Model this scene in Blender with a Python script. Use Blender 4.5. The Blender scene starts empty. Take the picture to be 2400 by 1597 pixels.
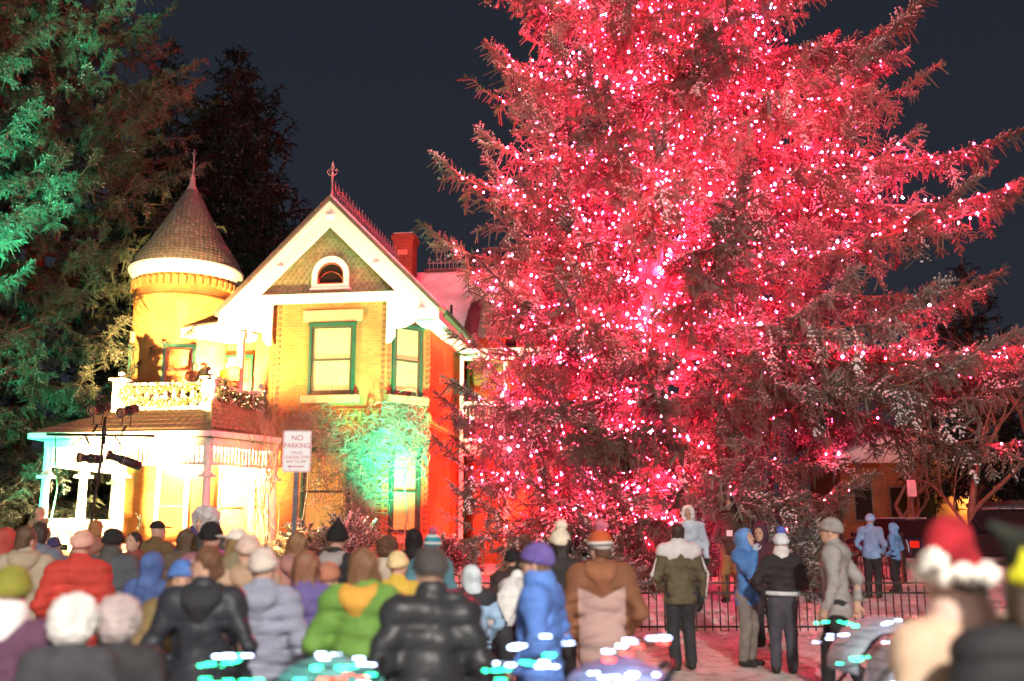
import bpy, math, random
import numpy as np
from mathutils import Vector, Matrix, Euler

SC = bpy.context.scene
COL = SC.collection
R = math.radians

# ------------------------------------------------------------------ camera, sky, exposure
cam = bpy.data.cameras.new("camera")
cam.sensor_width = 36.0
cam.lens = 35.0
cam.clip_end = 2000.0
cam.dof.use_dof = True
cam.dof.focus_distance = 23.0
cam.dof.aperture_fstop = 0.9
camo = bpy.data.objects.new("camera", cam)
COL.objects.link(camo)
camo.location = (0, 0, 1.65)
camo.rotation_euler = (R(90 + 10.95), 0, 0)
SC.camera = camo

w = bpy.data.worlds.new("World")
SC.world = w
w.use_nodes = True
nt = w.node_tree
bg = nt.nodes["Background"]
tc = nt.nodes.new("ShaderNodeTexCoord")
sx = nt.nodes.new("ShaderNodeSeparateXYZ")
rp = nt.nodes.new("ShaderNodeValToRGB")
nt.links.new(tc.outputs["Generated"], sx.inputs[0])
nt.links.new(sx.outputs["Z"], rp.inputs[0])
rp.color_ramp.elements[0].position = 0.0
rp.color_ramp.elements[0].color = (0.0235, 0.0265, 0.0375, 1)
rp.color_ramp.elements[1].position = 0.75
rp.color_ramp.elements[1].color = (0.0130, 0.0170, 0.0262, 1)
nt.links.new(rp.outputs[0], bg.inputs[0])
bg.inputs[1].default_value = 1.0

sun = bpy.data.lights.new("street_glow_fill", "SUN")
sun.energy = 0.7
sun.angle = R(12)
sun.color = (1.0, 0.92, 0.82)
suno = bpy.data.objects.new("street_glow_fill", sun)
COL.objects.link(suno)
suno.rotation_euler = (R(58), 0, R(-8))      # added soft fill from behind the camera, standing in for street glow

SC.view_settings.view_transform = "Standard"
SC.view_settings.look = "None"
SC.view_settings.exposure = 0.0
SC.view_settings.gamma = 1.0
SC.view_settings.use_curve_mapping = False
SC.cycles.use_denoising = True
SC.cycles.max_bounces = 6
SC.cycles.diffuse_bounces = 3
SC.cycles.glossy_bounces = 2
SC.cycles.sample_clamp_indirect = 4.0
SC.cycles.caustics_reflective = False
SC.cycles.caustics_refractive = False


def aim(o, target):
    d = Vector(target) - Vector(o.location)
    o.rotation_euler = d.to_track_quat("-Z", "Y").to_euler()


def lamp(name, kind, loc, energy, color, target=None, size=0.15, cone=80, blend=0.6, parent=None):
    l = bpy.data.lights.new(name, kind)
    l.energy = energy
    l.color = color
    l.shadow_soft_size = size
    if kind == "SPOT":
        l.spot_size = R(cone)
        l.spot_blend = blend
    o = bpy.data.objects.new(name, l)
    COL.objects.link(o)
    o.location = loc
    if target:
        aim(o, target)
    return o


# ------------------------------------------------------------------ helpers
def vnoise(x, y, seed=0):
    x = np.asarray(x, float); y = np.asarray(y, float)
    xi = np.floor(x).astype(np.int64); yi = np.floor(y).astype(np.int64)
    fx = x - xi; fy = y - yi
    fx = fx * fx * (3 - 2 * fx); fy = fy * fy * (3 - 2 * fy)

    def h(a, b):
        n = (a * 374761393 + b * 668265263 + seed * 974634777) & 0xFFFFFFFF
        n = ((n ^ (n >> 13)) * 1274126177) & 0xFFFFFFFF
        n = n ^ (n >> 16)
        return (n & 0xFFFF) / 65535.0
    return (h(xi, yi) * (1 - fx) + h(xi + 1, yi) * fx) * (1 - fy) + (h(xi, yi + 1) * (1 - fx) + h(xi + 1, yi + 1) * fx) * fy


def sstep(a, b, x):
    t = np.clip((x - a) / (b - a), 0, 1)
    return t * t * (3 - 2 * t)


def ground(x, y):
    x = np.asarray(x, float); y = np.asarray(y, float)
    z = 0.38 * sstep(16.3, 17.5, y) + 0.27 * sstep(18, 27, y)
    n = vnoise(x * 1.3, y * 1.3, 1) * 0.6 + vnoise(x * 3.1, y * 3.1, 2) * 0.3 + vnoise(x * 7, y * 7, 3) * 0.14
    amp = 0.05 + 0.14 * np.exp(-((y - 15.75) / 0.45) ** 2) + 0.12 * sstep(16.5, 18, y) * (1 - sstep(60, 90, y))
    return z + (n - 0.5) * amp


def gz(x, y):
    return float(ground(x, y))


def principled(name, col, rough=0.6, metal=0.0, emit=None, estr=0.0, spec=0.4):
    m = bpy.data.materials.new(name)
    m.use_nodes = True
    b = m.node_tree.nodes["Principled BSDF"]
    b.inputs["Base Color"].default_value = (*col, 1)
    b.inputs["Roughness"].default_value = rough
    b.inputs["Metallic"].default_value = metal
    b.inputs["Specular IOR Level"].default_value = spec
    if emit:
        b.inputs["Emission Color"].default_value = (*emit, 1)
        b.inputs["Emission Strength"].default_value = estr
    return m


class NT:
    """small node helper around a principled material"""
    def __init__(s, name, col=(.5, .5, .5), rough=0.6, metal=0.0, spec=0.4):
        s.m = principled(name, col, rough, metal, spec=spec)
        s.t = s.m.node_tree
        s.b = s.t.nodes["Principled BSDF"]

    def n(s, typ, **kw):
        o = s.t.nodes.new(typ)
        for k, v in kw.items():
            setattr(o, k, v)
        return o

    def l(s, a, b):
        s.t.links.new(a, b)

    def noise(s, vec, scale, detail=3):
        o = s.n("ShaderNodeTexNoise")
        o.inputs["Scale"].default_value = scale
        o.inputs["Detail"].default_value = detail
        if vec is not None:
            s.l(vec, o.inputs["Vector"])
        return o.outputs["Fac"]

    def ramp(s, fac, stops):
        o = s.n("ShaderNodeValToRGB")
        e = o.color_ramp.elements
        while len(e) < len(stops):
            e.new(0.5)
        for i, (p, c) in enumerate(stops):
            e[i].position = p
            e[i].color = (*c, 1) if len(c) == 3 else c
        s.l(fac, o.inputs[0])
        return o.outputs[0]

    def mix(s, fac, a, b, blend="MIX"):
        o = s.n("ShaderNodeMix", data_type="RGBA", blend_type=blend)
        for i, v in ((0, fac), (6, a), (7, b)):
            if hasattr(v, "is_linked"):
                s.l(v, o.inputs[i])
            elif i == 0:
                o.inputs[0].default_value = v
            else:
                o.inputs[i].default_value = (*v, 1)
        return o.outputs[2]

    def math(s, op, a, b=None):
        o = s.n("ShaderNodeMath", operation=op)
        for i, v in ((0, a), (1, b)):
            if v is None:
                continue
            if hasattr(v, "is_linked"):
                s.l(v, o.inputs[i])
            else:
                o.inputs[i].default_value = v
        return o.outputs[0]

    def coord(s, kind="Object"):
        return s.n("ShaderNodeTexCoord").outputs[kind]

    def bump(s, h, strength=0.4, dist=0.02):
        o = s.n("ShaderNodeBump")
        o.inputs["Strength"].default_value = strength
        o.inputs["Distance"].default_value = dist
        s.l(h, o.inputs["Height"])
        s.l(o.outputs[0], s.b.inputs["Normal"])

    def base(s, sock):
        s.l(sock, s.b.inputs["Base Color"])


def auto_uv(me, cyl=None):
    n = len(me.loops)
    if n == 0:
        return
    co = np.empty(len(me.vertices) * 3); me.vertices.foreach_get("co", co); co = co.reshape(-1, 3)
    lv = np.empty(n, int); me.loops.foreach_get("vertex_index", lv)
    P = len(me.polygons)
    nr = np.empty(P * 3); me.polygons.foreach_get("normal", nr); nr = nr.reshape(-1, 3)
    lt = np.empty(P, int); me.polygons.foreach_get("loop_total", lt)
    ln = np.repeat(nr, lt, axis=0)
    p = co[lv]
    if cyl:
        a = np.arctan2(p[:, 0] - cyl[0], -(p[:, 1] - cyl[1]))
        uv = np.stack([a * cyl[2], p[:, 2]], 1)
    else:
        t = np.stack([-ln[:, 1], ln[:, 0], np.zeros(n)], 1)
        L = np.linalg.norm(t, axis=1)
        flat = L < 0.05
        t[flat] = (1, 0, 0); L[flat] = 1
        t /= L[:, None]
        b = np.cross(ln, t)
        uv = np.stack([(p * t).sum(1), (p * b).sum(1)], 1)
    lay = me.uv_layers.new(name="UVMap")
    lay.data.foreach_set("uv", uv.astype(np.float32).ravel())


def link(name, me, parent=None, loc=None):
    o = bpy.data.objects.new(name, me)
    COL.objects.link(o)
    if parent is not None:
        o.parent = parent
    if loc is not None:
        o.location = loc
    return o


def raw_mesh(name, V, F, mat, parent=None, smooth=False, attrs=None, uv=True, cyl=None):
    """V (n,3); F (m,k) array of equal-size faces"""
    V = np.asarray(V, np.float32); F = np.asarray(F, np.int32)
    me = bpy.data.meshes.new(name)
    m, k = F.shape
    me.vertices.add(len(V)); me.vertices.foreach_set("co", V.ravel())
    me.loops.add(m * k); me.loops.foreach_set("vertex_index", F.ravel())
    me.polygons.add(m)
    me.polygons.foreach_set("loop_start", np.arange(0, m * k, k, dtype=np.int32))
    if smooth:
        me.polygons.foreach_set("use_smooth", np.ones(m, bool))
    me.update(calc_edges=True)
    for an, av in (attrs or {}).items():
        a = me.attributes.new(an, "FLOAT", "POINT")
        a.data.foreach_set("value", np.asarray(av, np.float32))
    if uv:
        auto_uv(me, cyl)
    me.materials.append(mat)
    return link(name, me, parent)


class MB:
    def __init__(s):
        s.v = []; s.f = []

    def add(s, vs, fs):
        o = len(s.v)
        s.v += [tuple(v) for v in vs]
        s.f += [tuple(i + o for i in f) for f in fs]
        return s

    def box(s, x0, y0, z0, x1, y1, z1, rot=None, c=None):
        vs = [(x, y, z) for z in (z0, z1) for y in (y0, y1) for x in (x0, x1)]
        if rot is not None:
            M = rot if isinstance(rot, Matrix) else Euler(rot).to_matrix()
            c = Vector(c) if c else Vector(((x0 + x1) / 2, (y0 + y1) / 2, (z0 + z1) / 2))
            vs = [tuple(M @ (Vector(v) - c) + c) for v in vs]
        return s.add(vs, [(0, 2, 3, 1), (4, 5, 7, 6), (0, 1, 5, 4), (2, 6, 7, 3), (0, 4, 6, 2), (1, 3, 7, 5)])

    def bar(s, a, b, w, h=None):
        """box from a to b, w wide, h high"""
        h = h or w
        a = Vector(a); b = Vector(b); d = b - a
        x = d.normalized()
        up = Vector((0, 0, 1)) if abs(x.z) < 0.99 else Vector((0, 1, 0))
        y = up.cross(x).normalized(); z = x.cross(y)
        vs = []
        for p in (a, b):
            for sy, sz in ((-1, -1), (1, -1), (1, 1), (-1, 1)):
                vs.append(tuple(p + y * sy * w / 2 + z * sz * h / 2))
        return s.add(vs, [(0, 3, 2, 1), (4, 5, 6, 7), (0, 1, 5, 4), (1, 2, 6, 5), (2, 3, 7, 6), (3, 0, 4, 7)])

    def prism(s, pts, axis, a, b):
        """extrude polygon of 2D pts along axis ('x','y','z') from a to b"""
        n = len(pts)
        def P(p, t):
            return {"x": (t, p[0], p[1]), "y": (p[0], t, p[1]), "z": (p[0], p[1], t)}[axis]
        vs = [P(p, a) for p in pts] + [P(p, b) for p in pts]
        fs = [tuple(range(n)), tuple(range(2 * n - 1, n - 1, -1))] + [(i, i + n, (i + 1) % n + n, (i + 1) % n) for i in range(n)]
        return s.add(vs, fs)

    def tube(s, path, r, n=6):
        path = [Vector(p) for p in path]
        rs = r if isinstance(r, (list, tuple)) else [r] * len(path)
        vs = []; fs = []
        for i, p in enumerate(path):
            d = (path[min(i + 1, len(path) - 1)] - path[max(i - 1, 0)])
            if d.length < 1e-9:
                d = Vector((0, 0, 1))
            d.normalize()
            up = Vector((0, 0, 1)) if abs(d.z) < 0.9 else Vector((1, 0, 0))
            x = up.cross(d).normalized(); y = d.cross(x)
            for k in range(n):
                a = 2 * math.pi * k / n
                vs.append(tuple(p + (x * math.cos(a) + y * math.sin(a)) * rs[i]))
        for i in range(len(path) - 1):
            for k in range(n):
                a = i * n + k; b = i * n + (k + 1) % n
                fs.append((a, b, b + n, a + n))
        fs.append(tuple(range(n - 1, -1, -1)))
        fs.append(tuple(range((len(path) - 1) * n, len(path) * n)))
        return s.add(vs, fs)

    def lathe(s, prof, n=16, c=(0, 0, 0), M=None):
        """prof: (r,z) list"""
        vs = []; fs = []
        for r, z in prof:
            for k in range(n):
                a = 2 * math.pi * k / n
                v = Vector((r * math.cos(a), r * math.sin(a), z))
                if M is not None:
                    v = M @ v
                vs.append((v.x + c[0], v.y + c[1], v.z + c[2]))
        for i in range(len(prof) - 1):
            for k in range(n):
                a = i * n + k; b = i * n + (k + 1) % n
                fs.append((a, b, b + n, a + n))
        fs.append(tuple(range(n - 1, -1, -1)))
        fs.append(tuple(range((len(prof) - 1) * n, len(prof) * n)))
        return s.add(vs, fs)

    def build(s, name, mat, parent=None, smooth=False, bevel=0.0, cyl=None, loc=None):
        me = bpy.data.meshes.new(name)
        me.from_pydata(s.v, [], s.f)
        me.update()
        auto_uv(me, cyl)
        me.materials.append(mat)
        if smooth:
            me.polygons.foreach_set("use_smooth", np.ones(len(me.polygons), bool))
        o = link(name, me, parent, loc)
        if bevel:
            b = o.modifiers.new("bevel", "BEVEL")
            b.width = bevel; b.segments = 2; b.limit_method = "ANGLE"
        return o


def tag(o, label=None, cat=None, group=None, kind=None):
    if label: o["label"] = label
    if cat: o["category"] = cat
    if group: o["group"] = group
    if kind: o["kind"] = kind
    return o


def empty(name, loc, rz=0.0, label=None, cat=None, group=None, scale=1.0):
    o = bpy.data.objects.new(name, None)
    COL.objects.link(o)
    o.location = loc
    o.rotation_euler = (0, 0, rz)
    o.scale = (scale,) * 3
    o.empty_display_size = 0.2
    return tag(o, label, cat, group)


def text_mesh(name, txt, size, mat, parent, loc, rot, depth=0.002, align="CENTER", squeeze=1.0):
    cu = bpy.data.curves.new(name, "FONT")
    cu.body = txt; cu.size = size; cu.align_x = align; cu.align_y = "CENTER"; cu.extrude = depth
    t = bpy.data.objects.new(name, cu)
    COL.objects.link(t)
    dg = bpy.context.evaluated_depsgraph_get()
    me = bpy.data.meshes.new_from_object(t.evaluated_get(dg))
    bpy.data.objects.remove(t)
    me.name = name
    me.materials.clear(); me.materials.append(mat)
    o = link(name, me, parent, loc)
    o.rotation_euler = rot
    o.scale = (squeeze, 1, 1)
    return o


# ------------------------------------------------------------------ materials
def brick_mat(name, c1, c2, mortar):
    k = NT(name, c1, 0.85, spec=0.2)
    uv = k.coord("UV")
    b = k.n("ShaderNodeTexBrick")
    b.inputs["Color1"].default_value = (*c1, 1); b.inputs["Color2"].default_value = (*c2, 1)
    b.inputs["Mortar"].default_value = (*mortar, 1)
    b.inputs["Scale"].default_value = 1.0
    b.inputs["Brick Width"].default_value = 0.24; b.inputs["Row Height"].default_value = 0.085
    b.inputs["Mortar Size"].default_value = 0.009; b.inputs["Mortar Smooth"].default_value = 0.2
    k.l(uv, b.inputs["Vector"])
    nz = k.noise(uv, 1.4, 4)
    dirt = k.ramp(nz, [(0.3, (0.72, 0.7, 0.68)), (0.65, (1.05, 1.02, 1.0))])
    k.base(k.mix(1.0, b.outputs["Color"], dirt, "MULTIPLY"))
    k.bump(b.outputs["Fac"], -0.6, 0.012)
    return k.m


def noisy_mat(name, c1, c2, scale=4, rough=0.7, bump=0.0, coord="Object", metal=0.0, spec=0.4, dist=0.02):
    k = NT(name, c1, rough, metal, spec)
    v = k.coord(coord)
    f = k.noise(v, scale, 5)
    k.base(k.ramp(f, [(0.32, c1), (0.68, c2)]))
    if bump:
        k.bump(k.noise(v, scale * 4, 4), bump, dist)
    return k.m


M = {}
M["brick"] = brick_mat("brick", (.47, .20, .065), (.38, .15, .05), (.40, .21, .10))
M["brick_far"] = brick_mat("brick far", (.26, .12, .055), (.20, .09, .04), (.22, .12, .07))
M["brick_dark"] = brick_mat("brick dark", (.30, .10, .05), (.24, .08, .04), (.25, .14, .09))
M["stone"] = noisy_mat("sandstone", (.46, .27, .15), (.54, .34, .2), 5, .8, .3)
M["white"] = noisy_mat("white paint", (.74, .73, .70), (.82, .81, .79), 6, .5, .1)
M["greentrim"] = noisy_mat("green trim paint", (.012, .065, .042), (.018, .085, .055), 5, .4, .1)
M["sash"] = noisy_mat("dark sash paint", (.05, .045, .03), (.07, .06, .04), 5, .4)
M["redtrim"] = noisy_mat("oxblood sash paint", (.20, .05, .02), (.26, .07, .03), 5, .45)


def shingle_mat(name, c1, c2):
    k = NT(name, c1, .85, spec=.2)
    v = k.coord("Object")
    g = k.n("ShaderNodeNewGeometry")
    rnd = k.ramp(g.outputs["Random Per Island"], [(0, c1), (1, c2)])
    k.base(k.mix(1.0, rnd, k.ramp(k.noise(v, 9, 4), [(0.3, (.8, .8, .8)), (.7, (1.1, 1.1, 1.1))]), "MULTIPLY"))
    k.bump(k.noise(v, 40, 3), .3, .01)
    return k.m


M["fishscale"] = shingle_mat("gable fish scale shingles", (.27, .32, .16), (.34, .40, .21))
M["cone"] = shingle_mat("cone shingles", (.12, .115, .105), (.18, .172, .16))
M["skirt"] = shingle_mat("skirt shingles", (.26, .20, .13), (.32, .25, .17))
M["purple_sh"] = shingle_mat("bay shingles", (.10, .05, .06), (.15, .08, .09))
M["roof"] = noisy_mat("dark roof shingles", (.07, .06, .05), (.11, .09, .08), 8, .9, .5)
M["iron"] = noisy_mat("wrought iron", (.035, .03, .03), (.06, .05, .045), 9, .5, .2, metal=.4)
M["cresting"] = noisy_mat("ridge cresting paint", (.30, .22, .22), (.38, .3, .3), 9, .5, .2)
M["black"] = noisy_mat("black steel", (.02, .02, .022), (.035, .034, .036), 9, .4, .1, metal=.5)
M["copper"] = noisy_mat("warm metal", (.45, .28, .2), (.5, .32, .24), 9, .35, .1, metal=.6)
M["galv"] = noisy_mat("galvanised steel", (.10, .10, .11), (.16, .16, .17), 14, .45, .1, metal=.6)
M["glassdark"] = principled("dark glass", (.02, .018, .015), .08, 0, spec=.6)
M["wood"] = noisy_mat("weathered wood", (.10, .08, .06), (.16, .13, .1), 6, .8, .3)
M["bark"] = noisy_mat("bark", (.10, .065, .045), (.19, .13, .09), 7, .9, .8, dist=.04)
M["twig"] = noisy_mat("twig bark", (.16, .11, .075), (.24, .17, .11), 6, .8, .2)
M["vine"] = noisy_mat("dry vine stems", (.24, .21, .16), (.36, .32, .25), 3, .8, .2)
M["rubber"] = noisy_mat("tyre rubber", (.018, .018, .018), (.03, .03, .03), 8, .8, .2)
M["chrome"] = principled("chrome", (.55, .55, .56), .2, 1.0)
M["paper"] = principled("white reflective sheet", (.82, .8, .8), .5)
M["signred"] = principled("sign red ink", (.55, .03, .07), .5)
M["skin"] = noisy_mat("skin", (.50, .28, .20), (.58, .34, .25), 10, .55, .05)
M["eye"] = principled("eye", (.03, .025, .02), .2)
M["lip"] = principled("lip", (.42, .15, .13), .5)


def snow_mat():
    k = NT("packed snow", (.8, .8, .8), .7, spec=.3)
    v = k.coord("Object")
    f = k.noise(v, .55, 6); f2 = k.noise(v, 4.0, 6); f3 = k.noise(v, 16, 4)
    c = k.ramp(f, [(.34, (.66, .64, .61)), (.56, (.82, .82, .81))])
    d = k.ramp(f2, [(.32, (.66, .62, .57)), (.52, (1, 1, 1))])
    k.base(k.mix(1, c, d, "MULTIPLY"))
    k.bump(k.math("ADD", f2, k.math("MULTIPLY", f3, .4)), 1.0, .22)
    return k.m


M["snow"] = snow_mat()


def roofsnow_mat():
    k = NT("snow on shingles", (.8, .8, .8), .7, spec=.3)
    uv = k.coord("UV")
    s = k.n("ShaderNodeSeparateXYZ"); k.l(uv, s.inputs[0])
    row = k.math("FRACT", k.math("MULTIPLY", s.outputs["Y"], 6.5))
    f = k.noise(uv, 1.2, 5)
    ln = k.math("LESS_THAN", k.math("ADD", row, k.math("MULTIPLY", k.noise(uv, 6, 3), .5)), .32)
    c = k.ramp(f, [(.35, (.62, .6, .6)), (.6, (.82, .82, .82))])
    k.base(k.mix(k.math("MULTIPLY", ln, .4), c, (.22, .18, .18)))
    k.bump(row, .6, .03)
    return k.m


M["roofsnow"] = roofsnow_mat()


def pane_mat(name, col, strength, weave=True):
    k = NT(name, (.3, .25, .15), .3)
    uv = k.coord("UV")
    s = k.n("ShaderNodeSeparateXYZ"); k.l(uv, s.inputs[0])
    a = k.math("SINE", k.math("MULTIPLY", s.outputs["X"], 75))
    b = k.math("SINE", k.math("MULTIPLY", s.outputs["Y"], 130))
    n1 = k.noise(uv, 2.2, 4)
    mp = k.n("ShaderNodeMapping"); k.l(uv, mp.inputs[0]); mp.inputs["Scale"].default_value = (9, .6, 1)
    n2 = k.noise(mp.outputs[0], 1.5, 4)
    x = k.math("ADD", k.math("MULTIPLY", a, .07), k.math("MULTIPLY", b, .05))
    x = k.math("ADD", x, k.math("ADD", k.math("MULTIPLY", n1, .5), k.math("MULTIPLY", n2, .7)))
    c = k.ramp(x, [(.35, tuple(v * .38 for v in col)), (.85, col)])
    k.l(c, k.b.inputs["Emission Color"])
    k.b.inputs["Emission Strength"].default_value = strength
    return k.m


M["curtain"] = pane_mat("lit curtain behind glass", (1.0, .66, .19), .95)
M["bright_pane"] = pane_mat("bright lit room", (1.0, .86, .6), 1.5)
M["orange_pane"] = pane_mat("orange lit room", (1.0, .42, .05), .8)


def emit_mat(name, col, strength, sample=True):
    m = principled(name, col, .4, emit=col, estr=strength)
    if not sample:
        m.cycles.emission_sampling = "NONE"
    return m


def cloth(name, c, rough=.8, var=.25, scale=14, bump=.25, sheen=.0):
    lo = tuple(v * (1 - var) for v in c); hi = tuple(min(1, v * (1 + var)) for v in c)
    k = NT(name, c, rough, spec=.3)
    v = k.coord("Object")
    f = k.noise(v, scale * .45, 5)
    k.base(k.ramp(f, [(.3, lo), (.7, hi)]))
    k.bump(k.noise(v, scale * 6, 3), bump, .004)
    if sheen:
        k.b.inputs["Sheen Weight"].default_value = sheen
    return k.m


def striped(name, stops, rough=.9, knit=True):
    """stops: [(z, color)] constant bands over local z"""
    k = NT(name, (.5, .5, .5), rough, spec=.2)
    v = k.coord("Object")
    s = k.n("ShaderNodeSeparateXYZ"); k.l(v, s.inputs[0])
    o = k.n("ShaderNodeValToRGB"); o.color_ramp.interpolation = "CONSTANT"
    z0, z1 = stops[0][0], stops[-1][0] + .001
    mr = k.n("ShaderNodeMapRange"); mr.inputs[1].default_value = z0; mr.inputs[2].default_value = z1
    k.l(s.outputs["Z"], mr.inputs[0])
    e = o.color_ramp.elements
    while len(e) < len(stops):
        e.new(.5)
    for i, (z, c) in enumerate(stops):
        e[i].position = (z - z0) / (z1 - z0); e[i].color = (*c, 1)
    k.l(mr.outputs[0], o.inputs[0])
    k.base(o.outputs[0])
    wv = k.n("ShaderNodeTexWave"); wv.bands_direction = "Z"; wv.inputs["Scale"].default_value = 30
    wv.inputs["Distortion"].default_value = 2
    k.l(v, wv.inputs["Vector"])
    k.bump(wv.outputs["Fac"], .5, .006)
    return k.m


def needle_mat(name, dark, light, snow=(.62, .6, .58), amount=1.0, thr=.5):
    k = NT(name, dark, .75, spec=.2)
    at = k.n("ShaderNodeAttribute", attribute_name="tone")
    sn = k.n("ShaderNodeAttribute", attribute_name="snow")
    c = k.ramp(at.outputs["Fac"], [(0, dark), (1, light)])
    f = k.math("GREATER_THAN", k.math("MULTIPLY", sn.outputs["Fac"], amount), thr)
    k.base(k.mix(f, c, snow))
    return k.m


M["needles_red"] = needle_mat("frosted spruce needles", (.10, .082, .066), (.27, .225, .19), (.70, .66, .64))
M["needles_left"] = needle_mat("dark spruce needles", (.05, .062, .045), (.12, .135, .10), (.30, .29, .26))
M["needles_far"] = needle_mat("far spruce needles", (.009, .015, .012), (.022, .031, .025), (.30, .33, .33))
M["garland"] = needle_mat("garland needles", (.08, .1, .04), (.2, .2, .08), (.7, .66, .5))
M["deadtwig"] = noisy_mat("dead inner twigs", (.20, .13, .09), (.30, .2, .14), 3, .8)

# ------------------------------------------------------------------ ground: one sheet to the horizon
def axis_pts(lo, hi, step, far):
    c = np.arange(lo, hi + 1e-6, step)
    k = []
    d = step
    x = hi
    while x < far:
        d *= 1.35; x += d; k.append(x)
    j = []
    d = step; x = lo
    while x > -far:
        d *= 1.35; x -= d; j.append(x)
    return np.array(j[::-1] + list(c) + k)


gx = axis_pts(-18, 18, .22, 700); gy = axis_pts(1, 34, .2, 700)
GX, GY = np.meshgrid(gx, gy)
GZ = ground(GX, GY)
nxg, nyg = len(gx), len(gy)
ii = np.arange(nxg * nyg).reshape(nyg, nxg)
gf = np.stack([ii[:-1, :-1], ii[:-1, 1:], ii[1:, 1:], ii[1:, :-1]], -1).reshape(-1, 4)
tag(raw_mesh("snow_ground", np.stack([GX, GY, GZ], -1).reshape(-1, 3), gf, M["snow"], smooth=True, uv=False), kind="structure")

# ------------------------------------------------------------------ the house
TH = R(8)
HX, HY = -5.35, 28.0
house = empty("victorian_house", (HX, HY, 0), -TH,
              "floodlit brick Victorian house with round tower, steep gable and shingled porch", "house")


def hw(x, y, z):
    """house local -> world"""
    c, s = math.cos(TH), math.sin(TH)
    return (HX + x * c + y * s, HY - x * s + y * c, z)


def hl(X, Y):
    """world -> house local x,y"""
    c, s = math.cos(TH), math.sin(TH)
    dx, dy = X - HX, Y - HY
    return (dx * c - dy * s, dx * s + dy * c)


def wallpoly(mb, pts, t, zs):
    """vertical wall along plan polyline pts, thickness t inward (left side), from zs[0] to zs[1]"""
    for (x0, y0), (x1, y1) in zip(pts[:-1], pts[1:]):
        d = Vector((x1 - x0, y1 - y0)).normalized(); n = Vector((-d.y, d.x)) * t
        mb.prism([(x0, y0), (x1, y1), (x1 + n.x, y1 + n.y), (x0 + n.x, y0 + n.y)], "z", zs[0], zs[1])


ZG = 0.4       # bottom of the walls
FR = .4        # wall plane behind the barge boards
# wing: front 3.26 wide, chamfers, sides
plan = [(-2.7, 7.5), (-2.7, 1.5), (-1.63, FR), (1.70, FR), (2.72, 1.5), (2.72, 7.2)]
wall_mb = MB(); wallpoly(wall_mb, plan, .3, (ZG, 8.38)); n_wall = len(wall_mb.f)
# belt course with soldier bricks
mb = MB()
belt = [(-2.75, 7), (-2.75, 1.48), (-1.65, FR - .05), (1.72, FR - .05), (2.77, 1.48), (2.77, 7.0)]
wallpoly(mb, belt, .06, (5.06, 5.14)); wallpoly(mb, belt, .06, (4.74, 4.80))
for (x0, y0), (x1, y1) in zip(belt[1:-1], belt[2:]):
    L = math.hypot(x1 - x0, y1 - y0); n = int(L / .2)
    for i in range(n):
        t = (i + .5) / n; x = x0 + (x1 - x0) * t; y = y0 + (y1 - y0) * t
        a = math.atan2(y1 - y0, x1 - x0)
        mb.box(x - .05, y - .03, 4.80, x + .05, y + .05, 5.06, (0, 0, a), (x, y, 4.9))
mb.build("belt_course", M["brick"], house)
# toothed brick quoins on the corners, in the wall's own mesh
mb = wall_mb
for (x, y, a) in ((1.70, FR, 0), (1.70, FR, R(47)), (2.72, 1.5, R(47)), (-1.63, FR, 0), (2.72, 1.5, R(90)), (-1.63, FR, R(-46))):
    for i in range(44):
        z = ZG + .6 + i * .17
        if z > 8.2 or 4.7 < z < 5.2:
            continue
        s = -1 if (x > 0 and a == 0) or (x > 2 and a == R(47)) else 1
        if x < 0:
            s = 1 if a == 0 else -1
        c = Vector((x, y)) + Vector((math.cos(a), math.sin(a))) * s * .09
        mb.box(c.x - .05, c.y - .02, z, c.x + .05, c.y + .05, z + .085, (0, 0, a), (c.x, c.y, z))
bw = mb.build("brick_wall", M["brick"], house)
bw.data.materials.append(M["brick_dark"])
bw.data.polygons.foreach_set("material_index", np.array([0] * n_wall + [1] * (len(mb.f) - n_wall), dtype=np.int32))

# gable: backing, fish-scale shingles, trim, barge boards
APX, EZ, EXT = 11.25, 7.95, 3.25
def gable_z(x):
    return APX - abs(x) * (APX - EZ) / EXT
mb = MB(); mb.prism([(-2.75, 8.38), (2.75, 8.38), (0, gable_z(0) - .05)], "y", .36, .62); mb.build("gable_wall", M["roof"], house)  # dark backing paints the shadow lines between the scales
V = []; F = []
sw, sh = .165, .135
for r in range(0, 22):
    z = 8.52 + r * sh * .9
    n = int(3.2 / sw)
    for c in range(-n, n + 1):
        x = c * sw + (sw / 2 if r % 2 else 0)
        if z + sh > gable_z(x) - .22 or abs(x) > 2.5:
            continue
        if math.hypot(x, z - 8.95) < .5 and z > 8.6 or (abs(x) < .52 and 8.6 < z < 9.0):
            continue
        o = len(V)
        pts = [(-.5, .75), (-.5, .15), (-.36, -.22), (0, -.42), (.36, -.22), (.5, .15), (.5, .75)]
        for px, pz in pts:
            V.append((x + px * sw * .91, .350 - .04 * (.75 - pz), z + pz * sh * 1.15))
        F.append(tuple(range(o, o + 7)))
me = bpy.data.meshes.new("gable_shingles"); me.from_pydata(V, [], F); me.update(); auto_uv(me); me.materials.append(M["fishscale"])
so = link("gable_shingles", me, house)
sm = so.modifiers.new("solid", "SOLIDIFY"); sm.thickness = .014; sm.offset = -1

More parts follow.
